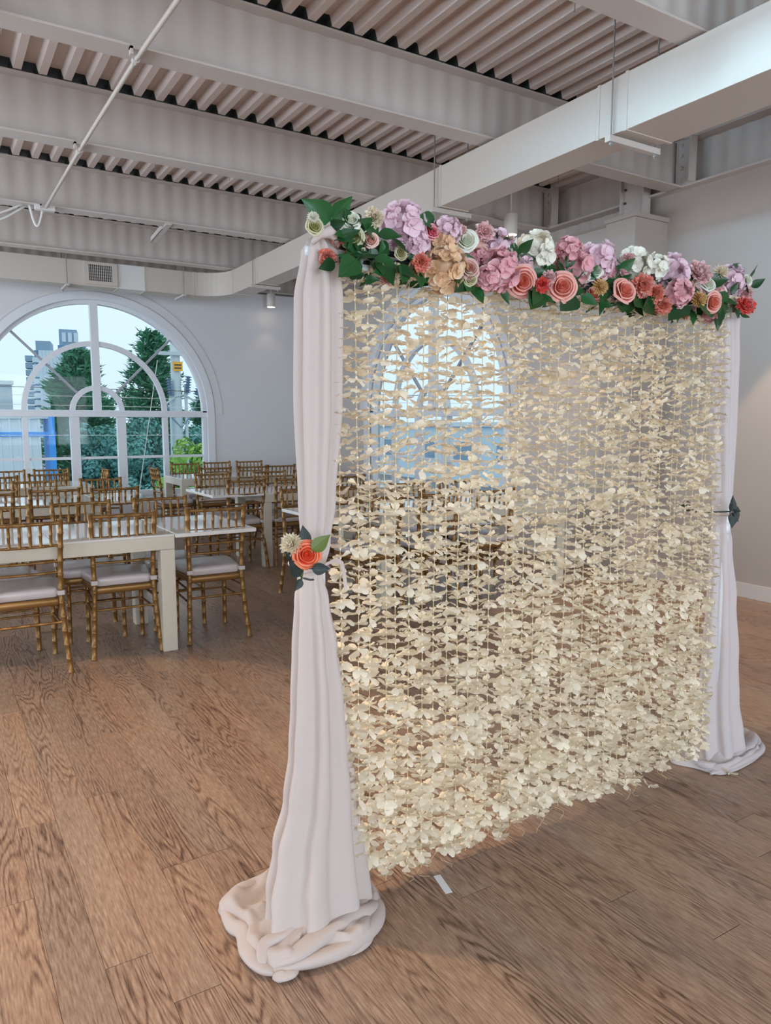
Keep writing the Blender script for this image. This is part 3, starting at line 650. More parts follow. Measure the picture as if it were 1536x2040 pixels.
# ---- drapes
def interp(T, z):
    if z >= T[0][0]: return T[0][1:]
    for (za, *va), (zb, *vb) in zip(T[:-1], T[1:]):
        if zb <= z <= za:
            t = (z-zb)/(za-zb); t = t*t*(3-2*t) if abs(za-zb) > .03 else t
            return [vb[i]+(va[i]-vb[i])*t for i in range(len(va))]
    return T[-1][1:]
def drape(name, T, yc, dep, nf, seed, m, outline, label, tie, pc, phh, rolls, fw):
    b = MB(); rows = []; N = 144; K = 110; z_top = T[0][0]
    for j in range(K+1):
        z = z_top*(1-j/K)+.012*(j/K); xl, xr = interp(T, z); cx_ = (xl+xr)/2; hw = (xr-xl)/2
        tight = math.exp(-((z-tie)/.10)**2); row = []
        for k in range(N):
            t = 2*PI*k/N
            ph = .5*math.sin(z*1.3+seed)+.25*noise.noise(Vector((t*.8, z*1.2, seed)))
            fold = math.cos(nf*t+ph*2.2+.35*math.sin(2*t+seed))
            fold = (abs(fold)**.75)*(1 if fold > 0 else -1)
            amp = .155*(1-.45*tight)
            n2 = noise.noise(Vector((math.cos(t)*2.2, math.sin(t)*2.2, z*1.1+seed*3)))*.10
            rr = 1-amp+amp*fold+n2*(1-tight)
            crumple = .03*tight*noise.noise(Vector((t*6, z*30, seed)))
            dd = dep*(hw/.075)**.55
            row.append((cx_+hw*math.cos(t)*(rr+crumple), yc-fw*max(0, 1-z/.35)**2+dd*math.sin(t)*(rr+crumple), z))
        rows.append(row)
    b.grid(rows, closed=True)
    top = rows[0]; cxt = sum(p[0] for p in top)/N
    b.grid([[(cxt+(p[0]-cxt)*s, yc+(p[1]-yc)*s, z_top+h) for p in top] for s, h in ((.02, .022), (.5, .02), (.85, .012), (1, 0))], closed=True)
    # puddle of cloth on the floor
    n = len(outline); NR, NA = 34, 160; rows = []
    def outl(a_):
        f = a_*n; i = int(f) % n; u = f-int(f); p0, p1, p2, p3 = (outline[(i+q) % n] for q in (-1, 0, 1, 2))
        return Vector([.5*(2*p1[c]+(p2[c]-p0[c])*u+(2*p0[c]-5*p1[c]+4*p2[c]-p3[c])*u*u+(-p0[c]+3*p1[c]-3*p2[c]+p3[c])*u**3) for c in (0, 1)])
    for j in range(NR+1):
        r_ = j/NR; row = []
        for k in range(NA):
            o2 = outl(k/NA); dx = o2-Vector(pc); pos = Vector(pc)+dx*r_
            ang = math.atan2(dx.y, dx.x); sw = pos*9
            wv = noise.noise(Vector((sw.x*.55+sw.y*.35, sw.y*.5-sw.x*.2, seed)))
            ridge = 1-abs(noise.noise(Vector((sw.x*.9-sw.y*.7+wv*1.6, (sw.x+sw.y)*.28, seed+5))))*2.2
            ridge2 = 1-abs(noise.noise(Vector((r_*3.0+wv*2, ang*1.1, seed+9))))*2.4
            env = min(1, (1-r_)/.10)**.5 if r_ < 1 else 0
            h = .004+env*(phh*(.28+.50*max(ridge, -.2)+.45*max(ridge2, -.2))*(1.05-.45*r_)+.030*(1-r_)**1.5+.008)
            lift = .012*max(0, math.sin(PI*min(1, (1-r_)/.22))) if r_ > .75 else 0
            row.append((pos.x, pos.y, max(.003, h+lift)))
        rows.append(row)
    b.grid(rows, closed=True)
    for pts, r0, zz in rolls:
        n = len(pts); Q = []
        for i in range(n-1):
            p0, p1, p2, p3 = (Vector(pts[max(0, min(n-1, i+q))]) for q in (-1, 0, 1, 2))
            for k in range(8): u = k/8; Q.append(.5*((2*p1)+(p2-p0)*u+(2*p0-5*p1+4*p2-p3)*u*u+(-p0+3*p1-3*p2+p3)*u**3))
        Q.append(Vector(pts[-1])); mQ = len(Q); RR = []
        for i, q in enumerate(Q):
            t = i/(mQ-1); tn = (Q[min(i+1, mQ-1)]-Q[max(i-1, 0)]).normalized(); nn = Vector((-tn.y, tn.x)); r_ = .84*r0*(.30+.75*math.sin(PI*min(1, t*1.02))**.6)*(1+.35*noise.noise(Vector((t*4, seed, r0*90))))
            row = []
            for k in range(14):
                a_ = 2*PI*k/14; rr = r_*(1+.12*math.sin(3*a_+t*5+seed)); p = q+nn*rr*1.25*math.cos(a_); row.append((p.x, p.y, max(.003, zz*(.35+.65*math.sin(PI*t)**.5)+rr*.85*math.sin(a_))))
            RR.append(row)
        b.grid(RR, closed=True)
    o = b.build(name, m, None, True); return tag(o, label, 'drape', 'white voile drapes at the ends of the backdrop')
TL = [(1.945, .910, .982), (1.93, .897, 1.0), (1.79, .874, 1.016), (1.52, .868, 1.014), (1.24, .877, .99), (1.13, .883, .971), (1.03, .872, .945), (.96, .862, .966), (.81, .852, .994), (.66, .845, 1.018), (.51, .836, 1.033), (.36, .815, 1.051), (.22, .772, 1.060), (.10, .735, 1.066), (.0, .715, 1.06)]
OL = [(.660, 2.035), (.684, 1.908), (.655, 1.82), (.685, 1.715), (.735, 1.683), (.765, 1.705), (.849, 1.690), (.911, 1.657), (.975, 1.668), (1.028, 1.721), (1.10, 1.811), (1.115, 1.91), (1.08, 1.99), (.95, 2.06), (.86, 2.11), (.742, 2.10)]
RL = [([(1.085, 1.86), (1.069, 1.782), (1.006, 1.715), (.909, 1.675), (.82, 1.678), (.749, 1.695), (.686, 1.715)], .024, .022), ([(1.075, 1.80), (1.03, 1.765), (.967, 1.755), (.862, 1.728), (.765, 1.705), (.70, 1.718)], .026, .040),
      ([(.672, 2.03), (.668, 1.934), (.682, 1.879), (.665, 1.80), (.672, 1.73), (.70, 1.697)], .022, .024), ([(.83, 1.83), (.806, 1.806), (.763, 1.78), (.705, 1.776), (.672, 1.72)], .020, .045),
      ([(.80, 1.81), (.868, 1.775), (.935, 1.762), (1.016, 1.79), (1.06, 1.84)], .019, .048), ([(.834, 2.075), (.755, 2.076), (.690, 2.03), (.672, 1.99)], .022, .022), ([(.695, 1.70), (.722, 1.672), (.758, 1.685)], .017, .012),
      ([(.90, 1.80), (.88, 1.77), (.84, 1.735), (.80, 1.70)], .014, .050), ([(1.0, 1.83), (1.04, 1.86), (1.085, 1.90), (1.08, 1.97)], .018, .034)]
RR_ = [([(2.70, 1.80), (2.80, 1.785), (2.90, 1.79), (3.02, 1.80), (3.12, 1.84), (3.175, 1.90)], .020, .022), ([(2.85, 1.84), (2.95, 1.83), (3.05, 1.85), (3.15, 1.90), (3.17, 1.96)], .024, .040), ([(2.72, 1.90), (2.72, 1.84), (2.78, 1.80)], .02, .03),
       ([(2.95, 1.88), (3.03, 1.91), (3.12, 1.95), (3.17, 1.97)], .02, .05)]
drape('voile_drape', TL, 1.885, .062, 7, 2.3, M['cloth'], OL, 'white voile drape at the left end of the flower backdrop, pooled on the floor', 1.05, (.92, 1.88), .042, RL, .085)
TR = [(1.945, 2.72, 2.845), (1.90, 2.722, 2.853), (1.70, 2.735, 2.868), (1.45, 2.752, 2.872), (1.18, 2.79, 2.870), (1.06, 2.80, 2.862), (.95, 2.80, 2.885), (.71, 2.80, 2.931), (.45, 2.79, 2.97), (.26, 2.775, 2.992), (.12, 2.76, 3.02), (0, 2.75, 3.03)]
OR_ = [(2.66, 1.96), (2.70, 1.869), (2.73, 1.785), (2.80, 1.768), (2.883, 1.770), (3.0, 1.785), (3.10, 1.82), (3.19, 1.888), (3.20, 1.985), (3.05, 2.03), (2.885, 2.03), (2.75, 2.02)]
drape('voile_drape', TR, 1.905, .060, 6, 5.1, M['cloth2'], OR_, 'white voile drape at the right end of the flower backdrop, nearest the right wall', 1.08, (2.88, 1.90), .038, RR_, .03)

# ---- artificial flowers
def petal_grid(b, L_, W_, M4, mi=0, curl=.4, ruf=0, rs=random, rows_=((.05, .25), (.4, .8), (.75, 1.0), (1.0, .62)), nx=4):
    R_ = []
    for t, wd in rows_:
        row = []
        for s in range(nx+1):
            q = s/nx*2-1
            z = curl*L_*t*t+.30*W_*q*q + (ruf*L_*math.sin(q*5+t*4+rs.random()*.8)*t)
            row.append(M4 @ Vector((L_*t*(1-.12*q*q), W_*wd*q, z)))
        R_.append(row)
    b.grid(R_[:3], 0); b.grid(R_[2:], mi if mi else 0)
def rose(seed, r):
    rs = random.Random(seed); b = MB(); ph = rs.random()*6
    for lay, (n, rho, h0, h1, span, fl) in enumerate(((1, .10, -.1, .62, 300, .0), (2, .19, -.15, .64, 210, .10), (3, .32, -.2, .62, 150, .22), (3, .47, -.25, .56, 140, .38), (4, .62, -.3, .44, 120, .62), (5, .74, -.36, .26, 100, .90))):
        for k in range(n):
            a0 = ph+lay*1.1+2*PI*k/n+rs.uniform(-.1, .1); NX, NT = 8, 5; rows = []; hh = h1*rs.uniform(.92, 1.06); f2 = fl*rs.uniform(.8, 1.2)
            for j in range(NT+1):
                t = j/NT; row = []
                for i in range(NX+1):
                    q = i/NX*2-1; an = a0+q*R(span/2)*(1-.12*t); rd = rho*(.45+.55*min(1, t*2.2))+f2*.42*max(0, t-.45)**1.5/.41
                    rd += .035*q if lay < 3 else .02*math.sin(q*4+lay)*t
                    z = h0+(hh-h0)*t*(1-.30*abs(q)**2.6)-(fl*.22*max(0, t-.8)/.2)
                    row.append((r*rd*math.cos(an), r*rd*math.sin(an), r*z))
                rows.append(row)
            b.grid(rows[:5], 0); b.grid(rows[4:], 1 if lay >= 2 else 0)
    b.lathe([(.001, -.5*r), (.3*r, -.42*r), (.42*r, -.2*r), (.25*r, .1*r), (.001, .25*r)], n=10)
    return b
def hydrangea(seed, r):
    rs = random.Random(seed); b = MB(); n = 34 if r > .035 else 20
    for k in range(n):
        z = 1-2*(k+.5)/n; ph = k*2.39996; s = math.sqrt(1-z*z)
        d = Vector((s*math.cos(ph), s*math.sin(ph), z)); d = (d+Vector((rs.uniform(-.2, .2), rs.uniform(-.2, .2), rs.uniform(-.2, .2)))).normalized()
        Q = d.to_track_quat('Z', 'Y').to_matrix().to_4x4(); sc = max(.017, r*.40)*rs.uniform(.85, 1.2)
        M0 = Matrix.Translation(d*(r*rs.uniform(.62, .85))) @ Q @ Matrix.Rotation(rs.random()*6, 4, 'Z')
        for q in range(4):
            M4 = M0 @ Matrix.Rotation(q*PI/2+rs.uniform(-.1, .1), 4, 'Z') @ Matrix.Rotation(-R(12+rs.uniform(-8, 26)), 4, 'Y')
            petal_grid(b, sc, sc*.56, M4, 1 if rs.random() < .4 else 0, .1, .05, rs, nx=3)
    b.lathe([(.001, .6*r), (.45*r, .4*r), (.62*r, 0), (.45*r, -.4*r), (.001, -.6*r)], n=10)
    return b
def carnation(seed, r):
    rs = random.Random(seed); b = MB()
    for lay, (n, tilt, sz) in enumerate(((6, 80, .8), (9, 62, .95), (12, 42, 1.0), (13, 20, 1.0), (13, -2, .92))):
        for k in range(n):
            an = 2*PI*k/n+lay*.5+rs.uniform(-.2, .2)
            M4 = Matrix.Rotation(an, 4, 'Z') @ Matrix.Translation((.08*r, 0, -.2*r)) @ Matrix.Rotation(-R(tilt+rs.uniform(-10, 10)), 4, 'Y')
            petal_grid(b, r*sz*rs.uniform(.85, 1.1), r*.27, M4, 1 if rs.random() < .35 else 0, .05, .12, rs)
    return b
def mum(seed, r):
    rs = random.Random(seed); b = MB(); n = 90
    for k in range(n):
        z = 1-1.5*(k+.5)/n; ph = k*2.39996; s = math.sqrt(max(0, 1-z*z)); d = Vector((s*math.cos(ph), s*math.sin(ph), z))
        M4 = d.to_track_quat('X', 'Z').to_matrix().to_4x4()
        petal_grid(b, r*rs.uniform(.85, 1.05), r*.13, M4, 1 if rs.random() < .3 else 0, .15, 0, rs, ((.2, .5), (.6, .9), (.85, 1.0), (1, .4)), 2)
    return b
MK = dict(rose=rose, hydrangea=hydrangea, carnation=carnation, chrysanthemum=mum)
def leaf_mesh(seed):
    rs = random.Random(seed); rows = []; wv = rs.uniform(-.25, .25); cl = rs.uniform(-.25, .1)
    for i in range(8):
        t = i/7; wd = .25*math.sin(PI*t**.72)**1.05*(1-.25*t)+.003
        rows.append([(t, wd*s, .16*abs(s)*wd*2+cl*t*t+wv*wd*s+.012*math.sin(t*14)*abs(s)) for s in (-1, -.5, 0, .5, 1)])
    b = MB().grid(rows); b.tube([(0-.12, 0, 0), (0, 0, 0), (.5, 0, cl*.25-.004), (.98, 0, cl*.95-.003)], [.018, .018, .012, .003], 5); return b.mesh('leaf', M['leaf'], True)
LEAF = [leaf_mesh(i) for i in range(5)]
LEAFD = [m.copy() for m in LEAF]
for m in LEAFD: m.materials[0] = M['leaf_dark']
def leaf(parent, base, tip, meshes, roll=None, nm='leaf', inv=None, wmul=1):
    B, T = Vector(base), Vector(tip); d = T-B; L_ = d.length
    Q = d.to_track_quat('X', 'Z').to_matrix().to_4x4()
    # face the blade roughly towards the front of the backdrop
    nrm = Vector((random.uniform(-.5, .3), -1, random.uniform(-.1, .6))); x = d.normalized(); z = (nrm-x*nrm.dot(x)).normalized(); y = z.cross(x)
    Q = Matrix((x, y, z)).transposed().to_4x4()
    o = link(nm, random.choice(meshes), parent); o.matrix_local = (inv or Matrix()) @ Matrix.Translation(B) @ Q @ Matrix.Diagonal((L_, L_*wmul, L_, 1)); return o
FLW = [
('chrysanthemum', 'white', 0.897, 1.83, 1.994, 0.0161),
('rose', 'olive', 0.901, 1.83, 1.973, 0.0201),
('rose', 'olive', 1.015, 1.83, 1.961, 0.0262),
('rose', 'whitegreen', 1.01, 1.83, 2.003, 0.0233),
('rose', 'pinkcream', 1.072, 1.83, 1.96, 0.0196),
('carnation', 'cream', 1.084, 1.83, 2.021, 0.0252),
('hydrangea', 'lilac', 1.198, 1.86, 2.02, 0.0547),
('hydrangea', 'lilac', 1.224, 1.83, 1.964, 0.0305),
('carnation', 'coral', 1.199, 1.77, 1.904, 0.024),
('rose', 'olive', 1.17, 1.83, 1.936, 0.0158),
('rose', 'hotpink', 1.277, 1.83, 2.008, 0.022),
('hydrangea', 'lilac', 1.327, 1.83, 2.015, 0.0357),
('rose', 'hotpink', 1.299, 1.83, 1.997, 0.0222),
('carnation', 'palepink', 1.383, 1.83, 2.027, 0.0166),
('rose', 'whitegreen', 1.4, 1.83, 1.999, 0.0288),
('hydrangea', 'peach', 1.319, 1.83, 1.979, 0.0297),
('hydrangea', 'peach', 1.298, 1.8, 1.901, 0.0552),
('rose', 'pinkcream', 1.464, 1.86, 1.967, 0.0447),
('carnation', 'palepink', 1.47, 1.83, 2.033, 0.0276),
('rose', 'dusky', 1.367, 1.77, 1.905, 0.025),
('rose', 'olive', 1.371, 1.77, 1.877, 0.0178),
('hydrangea', 'lilac', 1.54, 1.86, 2.003, 0.0453),
('hydrangea', 'pink', 1.502, 1.8, 1.919, 0.0547),
('hydrangea', 'pink', 1.437, 1.77, 1.886, 0.03),
('rose', 'coral', 1.595, 1.8, 1.895, 0.0404),
('carnation', 'red', 1.651, 1.77, 1.887, 0.022),
('hydrangea', 'white', 1.698, 1.86, 2.007, 0.0549),
('rose', 'coral', 1.737, 1.77, 1.887, 0.0386),
('carnation', 'palepink', 1.682, 1.77, 1.913, 0.0206),
('hydrangea', 'pink', 1.863, 1.86, 1.975, 0.0603),
('hydrangea', 'pink', 1.822, 1.83, 2.022, 0.0348),
('hydrangea', 'lilac', 1.983, 1.86, 2.007, 0.0549),
('rose', 'whitegreen', 1.946, 1.83, 1.968, 0.0222),
('chrysanthemum', 'yellow', 1.904, 1.77, 1.902, 0.0266),
('rose', 'coral', 2.022, 1.77, 1.902, 0.0358),
('hydrangea', 'white', 2.169, 1.86, 2.015, 0.0499),
('hydrangea', 'white', 2.244, 1.83, 2.013, 0.0398),
('carnation', 'palepink', 2.104, 1.83, 2.027, 0.0193),
('carnation', 'coral', 2.111, 1.77, 1.928, 0.0365),
('carnation', 'coral', 2.179, 1.77, 1.907, 0.0299),
('hydrangea', 'lilac', 2.352, 1.86, 1.994, 0.0627),
('hydrangea', 'pink', 2.302, 1.77, 1.92, 0.0415),
('carnation', 'coral', 2.221, 1.77, 1.869, 0.0284),
('carnation', 'palepink', 2.492, 1.83, 2.017, 0.0435),
('rose', 'whitegreen', 2.543, 1.83, 1.983, 0.0268),
('chrysanthemum', 'yellow', 2.413, 1.77, 1.906, 0.0295),
('rose', 'coral', 2.495, 1.77, 1.902, 0.0337),
('hydrangea', 'lilac', 2.721, 1.86, 2.015, 0.0513),
('rose', 'whitegreen', 2.789, 1.83, 2.02, 0.02),
('carnation', 'palepink', 2.784, 1.83, 1.971, 0.026),
('carnation', 'red', 2.698, 1.77, 1.909, 0.0349),
('chrysanthemum', 'cream', 2.619, 1.83, 2.033, 0.0271)
]
LVS = [
(0.958, 1.85, 2.001, 0.885, 1.815, 2.024),
(0.962, 1.85, 2.003, 0.993, 1.815, 2.048),
(1.013, 1.85, 1.995, 0.983, 1.815, 2.019),
(0.955, 1.85, 1.983, 0.978, 1.815, 1.99),
(1.107, 1.85, 1.98, 1.038, 1.815, 1.999),
(1.104, 1.85, 1.984, 1.148, 1.815, 1.978),
(1.034, 1.85, 1.982, 1.059, 1.815, 1.994),
(1.036, 1.85, 1.971, 1.022, 1.815, 1.927),
(1.026, 1.85, 2.028, 1.025, 1.815, 2.0),
(1.107, 1.85, 1.93, 1.125, 1.815, 1.856),
(1.132, 1.8, 1.891, 1.163, 1.765, 1.861),
(1.008, 1.8, 1.896, 0.945, 1.765, 1.846),
(1.102, 1.85, 1.938, 1.014, 1.815, 1.904),
(1.064, 1.8, 1.906, 1.094, 1.765, 1.895),
(1.149, 1.85, 1.979, 1.17, 1.815, 1.94),
(1.107, 1.85, 1.962, 1.114, 1.815, 1.928),
(1.16, 1.8, 1.89, 1.132, 1.765, 1.847),
(1.071, 1.85, 1.953, 1.006, 1.815, 1.98),
(0.984, 1.8, 1.849, 1.006, 1.765, 1.85),
(1.031, 1.8, 1.843, 1.046, 1.765, 1.843),
(1.301, 1.85, 2.034, 1.23, 1.815, 2.036),
(1.301, 1.85, 2.034, 1.305, 1.815, 2.032),
(1.301, 1.85, 2.029, 1.334, 1.815, 2.016),
(1.265, 1.85, 1.982, 1.23, 1.815, 1.938),
(1.525, 1.85, 2.026, 1.509, 1.815, 2.035),
(1.562, 1.85, 2.031, 1.562, 1.815, 2.018),
(1.619, 1.85, 1.989, 1.547, 1.815, 1.984),
(1.619, 1.85, 1.989, 1.638, 1.815, 2.023),
(1.619, 1.85, 1.976, 1.652, 1.815, 1.975),
(1.674, 1.85, 1.945, 1.692, 1.815, 1.938),
(1.386, 1.8, 1.909, 1.314, 1.765, 1.844),
(1.387, 1.8, 1.873, 1.357, 1.765, 1.84),
(1.403, 1.8, 1.862, 1.407, 1.765, 1.816),
(1.655, 1.8, 1.87, 1.597, 1.765, 1.814),
(1.659, 1.8, 1.87, 1.658, 1.765, 1.834),
(1.211, 1.8, 1.872, 1.196, 1.765, 1.847),
(1.668, 1.8, 1.905, 1.655, 1.765, 1.906),
(1.721, 1.85, 1.96, 1.742, 1.815, 1.957),
(1.793, 1.85, 1.99, 1.771, 1.815, 1.942),
(1.698, 1.85, 1.946, 1.696, 1.815, 1.932),
(1.671, 1.8, 1.858, 1.688, 1.765, 1.836),
(1.818, 1.8, 1.875, 1.731, 1.765, 1.819),
(1.846, 1.8, 1.875, 1.875, 1.765, 1.848),
(2.053, 1.85, 1.972, 2.039, 1.815, 1.923),
(2.0, 1.85, 1.946, 2.035, 1.815, 1.923),
(2.05, 1.85, 2.029, 2.041, 1.815, 2.001),
(2.076, 1.85, 1.979, 2.105, 1.815, 2.016),
(2.093, 1.85, 1.965, 2.036, 1.815, 1.985),
(1.932, 1.8, 1.906, 1.911, 1.765, 1.863),
(2.071, 1.8, 1.882, 2.033, 1.765, 1.833),
(2.142, 1.8, 1.896, 2.063, 1.765, 1.856),
(2.2, 1.8, 1.89, 2.111, 1.765, 1.849),
(1.927, 1.8, 1.859, 1.949, 1.765, 1.844),
(2.041, 1.8, 1.869, 2.003, 1.765, 1.83),
(2.248, 1.85, 1.975, 2.229, 1.815, 1.957),
(1.657, 1.8, 1.89, 1.616, 1.765, 1.834),
(1.712, 1.8, 1.915, 1.699, 1.765, 1.922),
(2.261, 1.85, 2.021, 2.225, 1.815, 2.03),
(2.298, 1.85, 2.039, 2.285, 1.815, 2.015),
(2.481, 1.85, 1.979, 2.379, 1.815, 1.989),
(2.559, 1.85, 1.995, 2.628, 1.815, 2.005),
(2.562, 1.85, 1.966, 2.587, 1.815, 1.923),
(2.365, 1.8, 1.908, 2.265, 1.765, 1.839),
(2.567, 1.8, 1.907, 2.536, 1.765, 1.84),
(2.585, 1.8, 1.92, 2.625, 1.765, 1.916),
(2.533, 1.85, 2.033, 2.521, 1.815, 2.037),
(2.553, 1.85, 2.015, 2.521, 1.815, 2.032),
(2.445, 1.85, 1.961, 2.463, 1.815, 1.949),
(2.773, 1.85, 2.037, 2.709, 1.815, 2.069),
(2.811, 1.85, 2.019, 2.808, 1.815, 2.068),
(2.844, 1.85, 2.001, 2.868, 1.815, 2.025),
(2.809, 1.85, 1.977, 2.747, 1.815, 2.008),
(2.163, 1.8, 1.869, 2.16, 1.765, 1.886),
(2.534, 1.8, 1.899, 2.417, 1.765, 1.88),
(2.62, 1.8, 1.9, 2.506, 1.765, 1.915),
(2.173, 1.8, 1.843, 2.176, 1.765, 1.831),
(2.333, 1.8, 1.855, 2.324, 1.765, 1.831)
]
ga = empty('flower_garland', (1.85, 1.83, 1.93), 0, 'thick garland of pink, coral and cream silk flowers along the top of the backdrop', 'garland'); gi = Matrix.Translation(-Vector(ga.location))
cname = dict(olive='olive cream', whitegreen='greenish white', pinkcream='pink and cream', hotpink='hot pink', palepink='pale pink', dusky='dusky pink', coral='coral pink', red='bright coral red', yellow='yellow ochre')
for i, (t, c, x, y, z, r) in enumerate(FLW):
    b = MK[t](i+1, r*(1.22 if t == 'hydrangea' else 1.15))
    o = b.build(t, [FM[c], FM2[c]], ga, True)
    d = Vector((random.uniform(-.65, -.1), -1, random.uniform(-.25, .45)+(z-1.93)*3)).normalized()
    o.matrix_local = gi @ Matrix.Translation((x, y-.01, z)) @ d.to_track_quat('Z', 'Y').to_matrix().to_4x4() @ Matrix.Rotation(random.random()*6, 4, 'Z')
    o['label'] = '%s silk %s' % (cname.get(c, c), t)
for q in LVS: leaf(ga, (q[0], q[1]-.015, q[2]), (q[3]+(q[3]-q[0])*.25, q[4]-.02, q[5]+(q[5]-q[2])*.25), LEAF, inv=gi, wmul=1.3)
# fill of leaves and stems behind the blooms
for k in range(170):
    u = random.random(); x = .95+u*1.80; yc_, zc = 1.875+random.uniform(-.03, .07), 1.925+random.uniform(-.05, .035)
    an = random.random()*6.28; L_ = random.uniform(.035, .065)
    leaf(ga, (x, yc_, zc), (x+L_*math.cos(an), yc_+random.uniform(-.02, .06), zc+L_*math.sin(an)*.75), LEAF, inv=gi)
stm = MB()
for k in range(3):
    P = [(1.0+1.72*t/24, 1.86+.02*math.sin(t*.9+k*2), 1.925+.018*math.cos(t*.8+k*2)) for t in range(25)]
    stm.tube(P, .008, 6)
o = stm.build('garland_stem', M['leaf_dark'], ga, True); o.matrix_local = gi
# small blooms and leaves tucked between the large ones
for k in range(58):
    u = (k+.5)/58; r = random.uniform(.021, .034); c = random.choice(('white', 'palepink', 'lilac', 'lilac', 'cream', 'whitegreen', 'peach', 'pink', 'pink', 'coral')); t = random.choice(('hydrangea', 'hydrangea', 'carnation', 'rose'))
    if u < .16: c = random.choice(('olive', 'pinkcream', 'cream', 'coral')); t = random.choice(('rose', 'carnation')); r *= .8
    x = .93+u*1.83; z = 1.925+random.choice((-.055, -.03, 0, .03, .05))*random.uniform(.7, 1.1)
    o = MK[t](400+k, r).build(t, [FM[c], FM2[c]], ga, True)
    o.matrix_local = gi @ Matrix.Translation((x, 1.835, z)) @ Vector((random.uniform(-.6, .1), -1, random.uniform(-.3, .6))).normalized().to_track_quat('Z', 'Y').to_matrix().to_4x4(); o['label'] = '%s silk %s' % (cname.get(c, c), t)
for k in range(90):
    u = random.random(); x = .95+u*1.80; an = random.random()*6.28; L_ = random.uniform(.04, .065); z = 1.92+random.uniform(-.055, .045)
    leaf(ga, (x, 1.815, z), (x+L_*math.cos(an), 1.80+random.uniform(-.01, .02), z+L_*math.sin(an)), LEAF, inv=gi, wmul=1.3)
# filler blooms at the back of the garland
for k in range(26):
    u = (k+.5)/26; r = random.uniform(.028, .042); c = random.choice(('white', 'palepink', 'lilac', 'cream', 'whitegreen', 'peach'))
    o = MK['hydrangea' if k % 2 else 'carnation'](200+k, r).build('hydrangea' if k % 2 else 'carnation', [FM[c], FM2[c]], ga, True)
    o.matrix_local = gi @ Matrix.Translation((.93+u*1.84, 1.91+random.uniform(-.01, .03), 1.93+random.uniform(-.02, .025))); o['label'] = '%s silk %s' % (cname.get(c, c), 'hydrangea' if k % 2 else 'carnation')

# tieback corsages
tb = empty('floral_tieback', (.86, 1.80, 1.10), 0, 'coral rose corsage with dark leaves tied round the left drape', 'corsage'); ti = Matrix.Translation(-Vector(tb.location))
def put(b, nm, m, lo, d=(-.25, -1, .25), lab=None, par=None, iv=None):
    o = b.build(nm, m, par or tb, True); o.matrix_local = (iv or ti) @ Matrix.Translation(lo) @ Vector(d).to_track_quat('Z', 'Y').to_matrix().to_4x4()
    if lab: o['label'] = lab
CR = mat('rose_coral_bright', (.90, .14, .055), .55, trans=.2, var=.2, vscale=40); CR2 = mat('rose_coral_edge', (.88, .26, .13), .55, trans=.2, var=.2, vscale=40)
put(rose(77, .036), 'rose', [CR, CR2], (.845, 1.775, 1.112), lab='bright coral rose')
put(mum(78, .036), 'chrysanthemum', [FM['cream'], FM2['cream']], (.815, 1.80, 1.138), (-.8, -.6, .4), 'cream chrysanthemum')
for i, q in enumerate([(.851, 1.79, 1.135, .846, 1.80, 1.19), (.853, 1.760, 1.125, .903, 1.750, 1.166), (.844, 1.745, 1.080, .897, 1.74, 1.076), (.831, 1.785, 1.054, .793, 1.78, 1.105), (.834, 1.785, 1.046, .812, 1.78, 1.016), (.872, 1.79, 1.10, .870, 1.80, 1.14), (.812, 1.79, 1.10, .786, 1.79, 1.125)]):
    lf = leaf(tb, q[:3], q[3:], LEAFD, inv=ti, wmul=1.35)
    if i == 1: lf.data = LEAF[1].copy(); lf.data.materials[0] = M['leaf_olive']; lf['label'] = 'olive green leaf'
o = MB().tube([(.836, 1.79, 1.10), (.838, 1.785, 1.07), (.834, 1.79, 1.035)], .0028, 6).build('stem', M['leaf_olive'], tb, True); o.matrix_local = ti
o = MB().tube([(.845, 1.80, 1.045), (.862, 1.79, 1.040), (.876, 1.80, 1.037)], .003, 6).build('wire', M['dark'], tb, True); o.matrix_local = ti
bd = MB(); pr = []
for k in range(33): t = 2*PI*k/32; pr.append((.905+.050*math.cos(t), 1.885+.075*math.sin(t), 1.058+.006*math.sin(t*3)))
bd.tube(pr, .006, 6, cap=False); o = bd.build('band', M['cloth'], tb, True); o.matrix_local = ti
rb = MB(); P = [(.925, 1.82, 1.07), (.95, 1.80, 1.085), (.965, 1.80, 1.075), (.972, 1.80, 1.045), (.978, 1.80, 1.00)]
rb.grid([[Vector(p)+Vector((0, 0, .006)) for p in P], [Vector(p)+Vector((-.004, .004, -.006)) for p in P]]); rb.grid([[Vector(p)+Vector((.003, -.003, .003)) for p in P], [Vector(p)+Vector((-.004, .004, -.006)) for p in P]])
o = rb.build('ribbon', M['cloth'], tb, True); o.matrix_local = ti
tc_ = empty('floral_tieback', (2.80, 1.84, 1.10), 0, 'dark green leaf corsage tied round the right drape', 'corsage'); t2 = Matrix.Translation(-Vector(tc_.location))
for q in [(2.758, 1.815, 1.105, 2.765, 1.80, 1.170), (2.765, 1.81, 1.102, 2.75, 1.80, 1.040), (2.775, 1.81, 1.118, 2.79, 1.80, 1.062), (2.768, 1.81, 1.12, 2.805, 1.80, 1.105), (2.64, 1.915, 1.125, 2.575, 1.915, 1.13), (2.64, 1.915, 1.125, 2.65, 1.915, 1.085)]: leaf(tc_, q[:3], q[3:], LEAFD, inv=t2, wmul=1.4)
o = MB().tube([(2.62, 1.915, 1.12), (2.70, 1.92, 1.095), (2.765, 1.82, 1.105)], .003, 6).build('stem', M['leaf_dark'], tc_, True); o.matrix_local = t2
bd = MB(); pr = [(2.831+.036*math.cos(2*PI*k/32), 1.905+.060*math.sin(2*PI*k/32), 1.085) for k in range(33)]
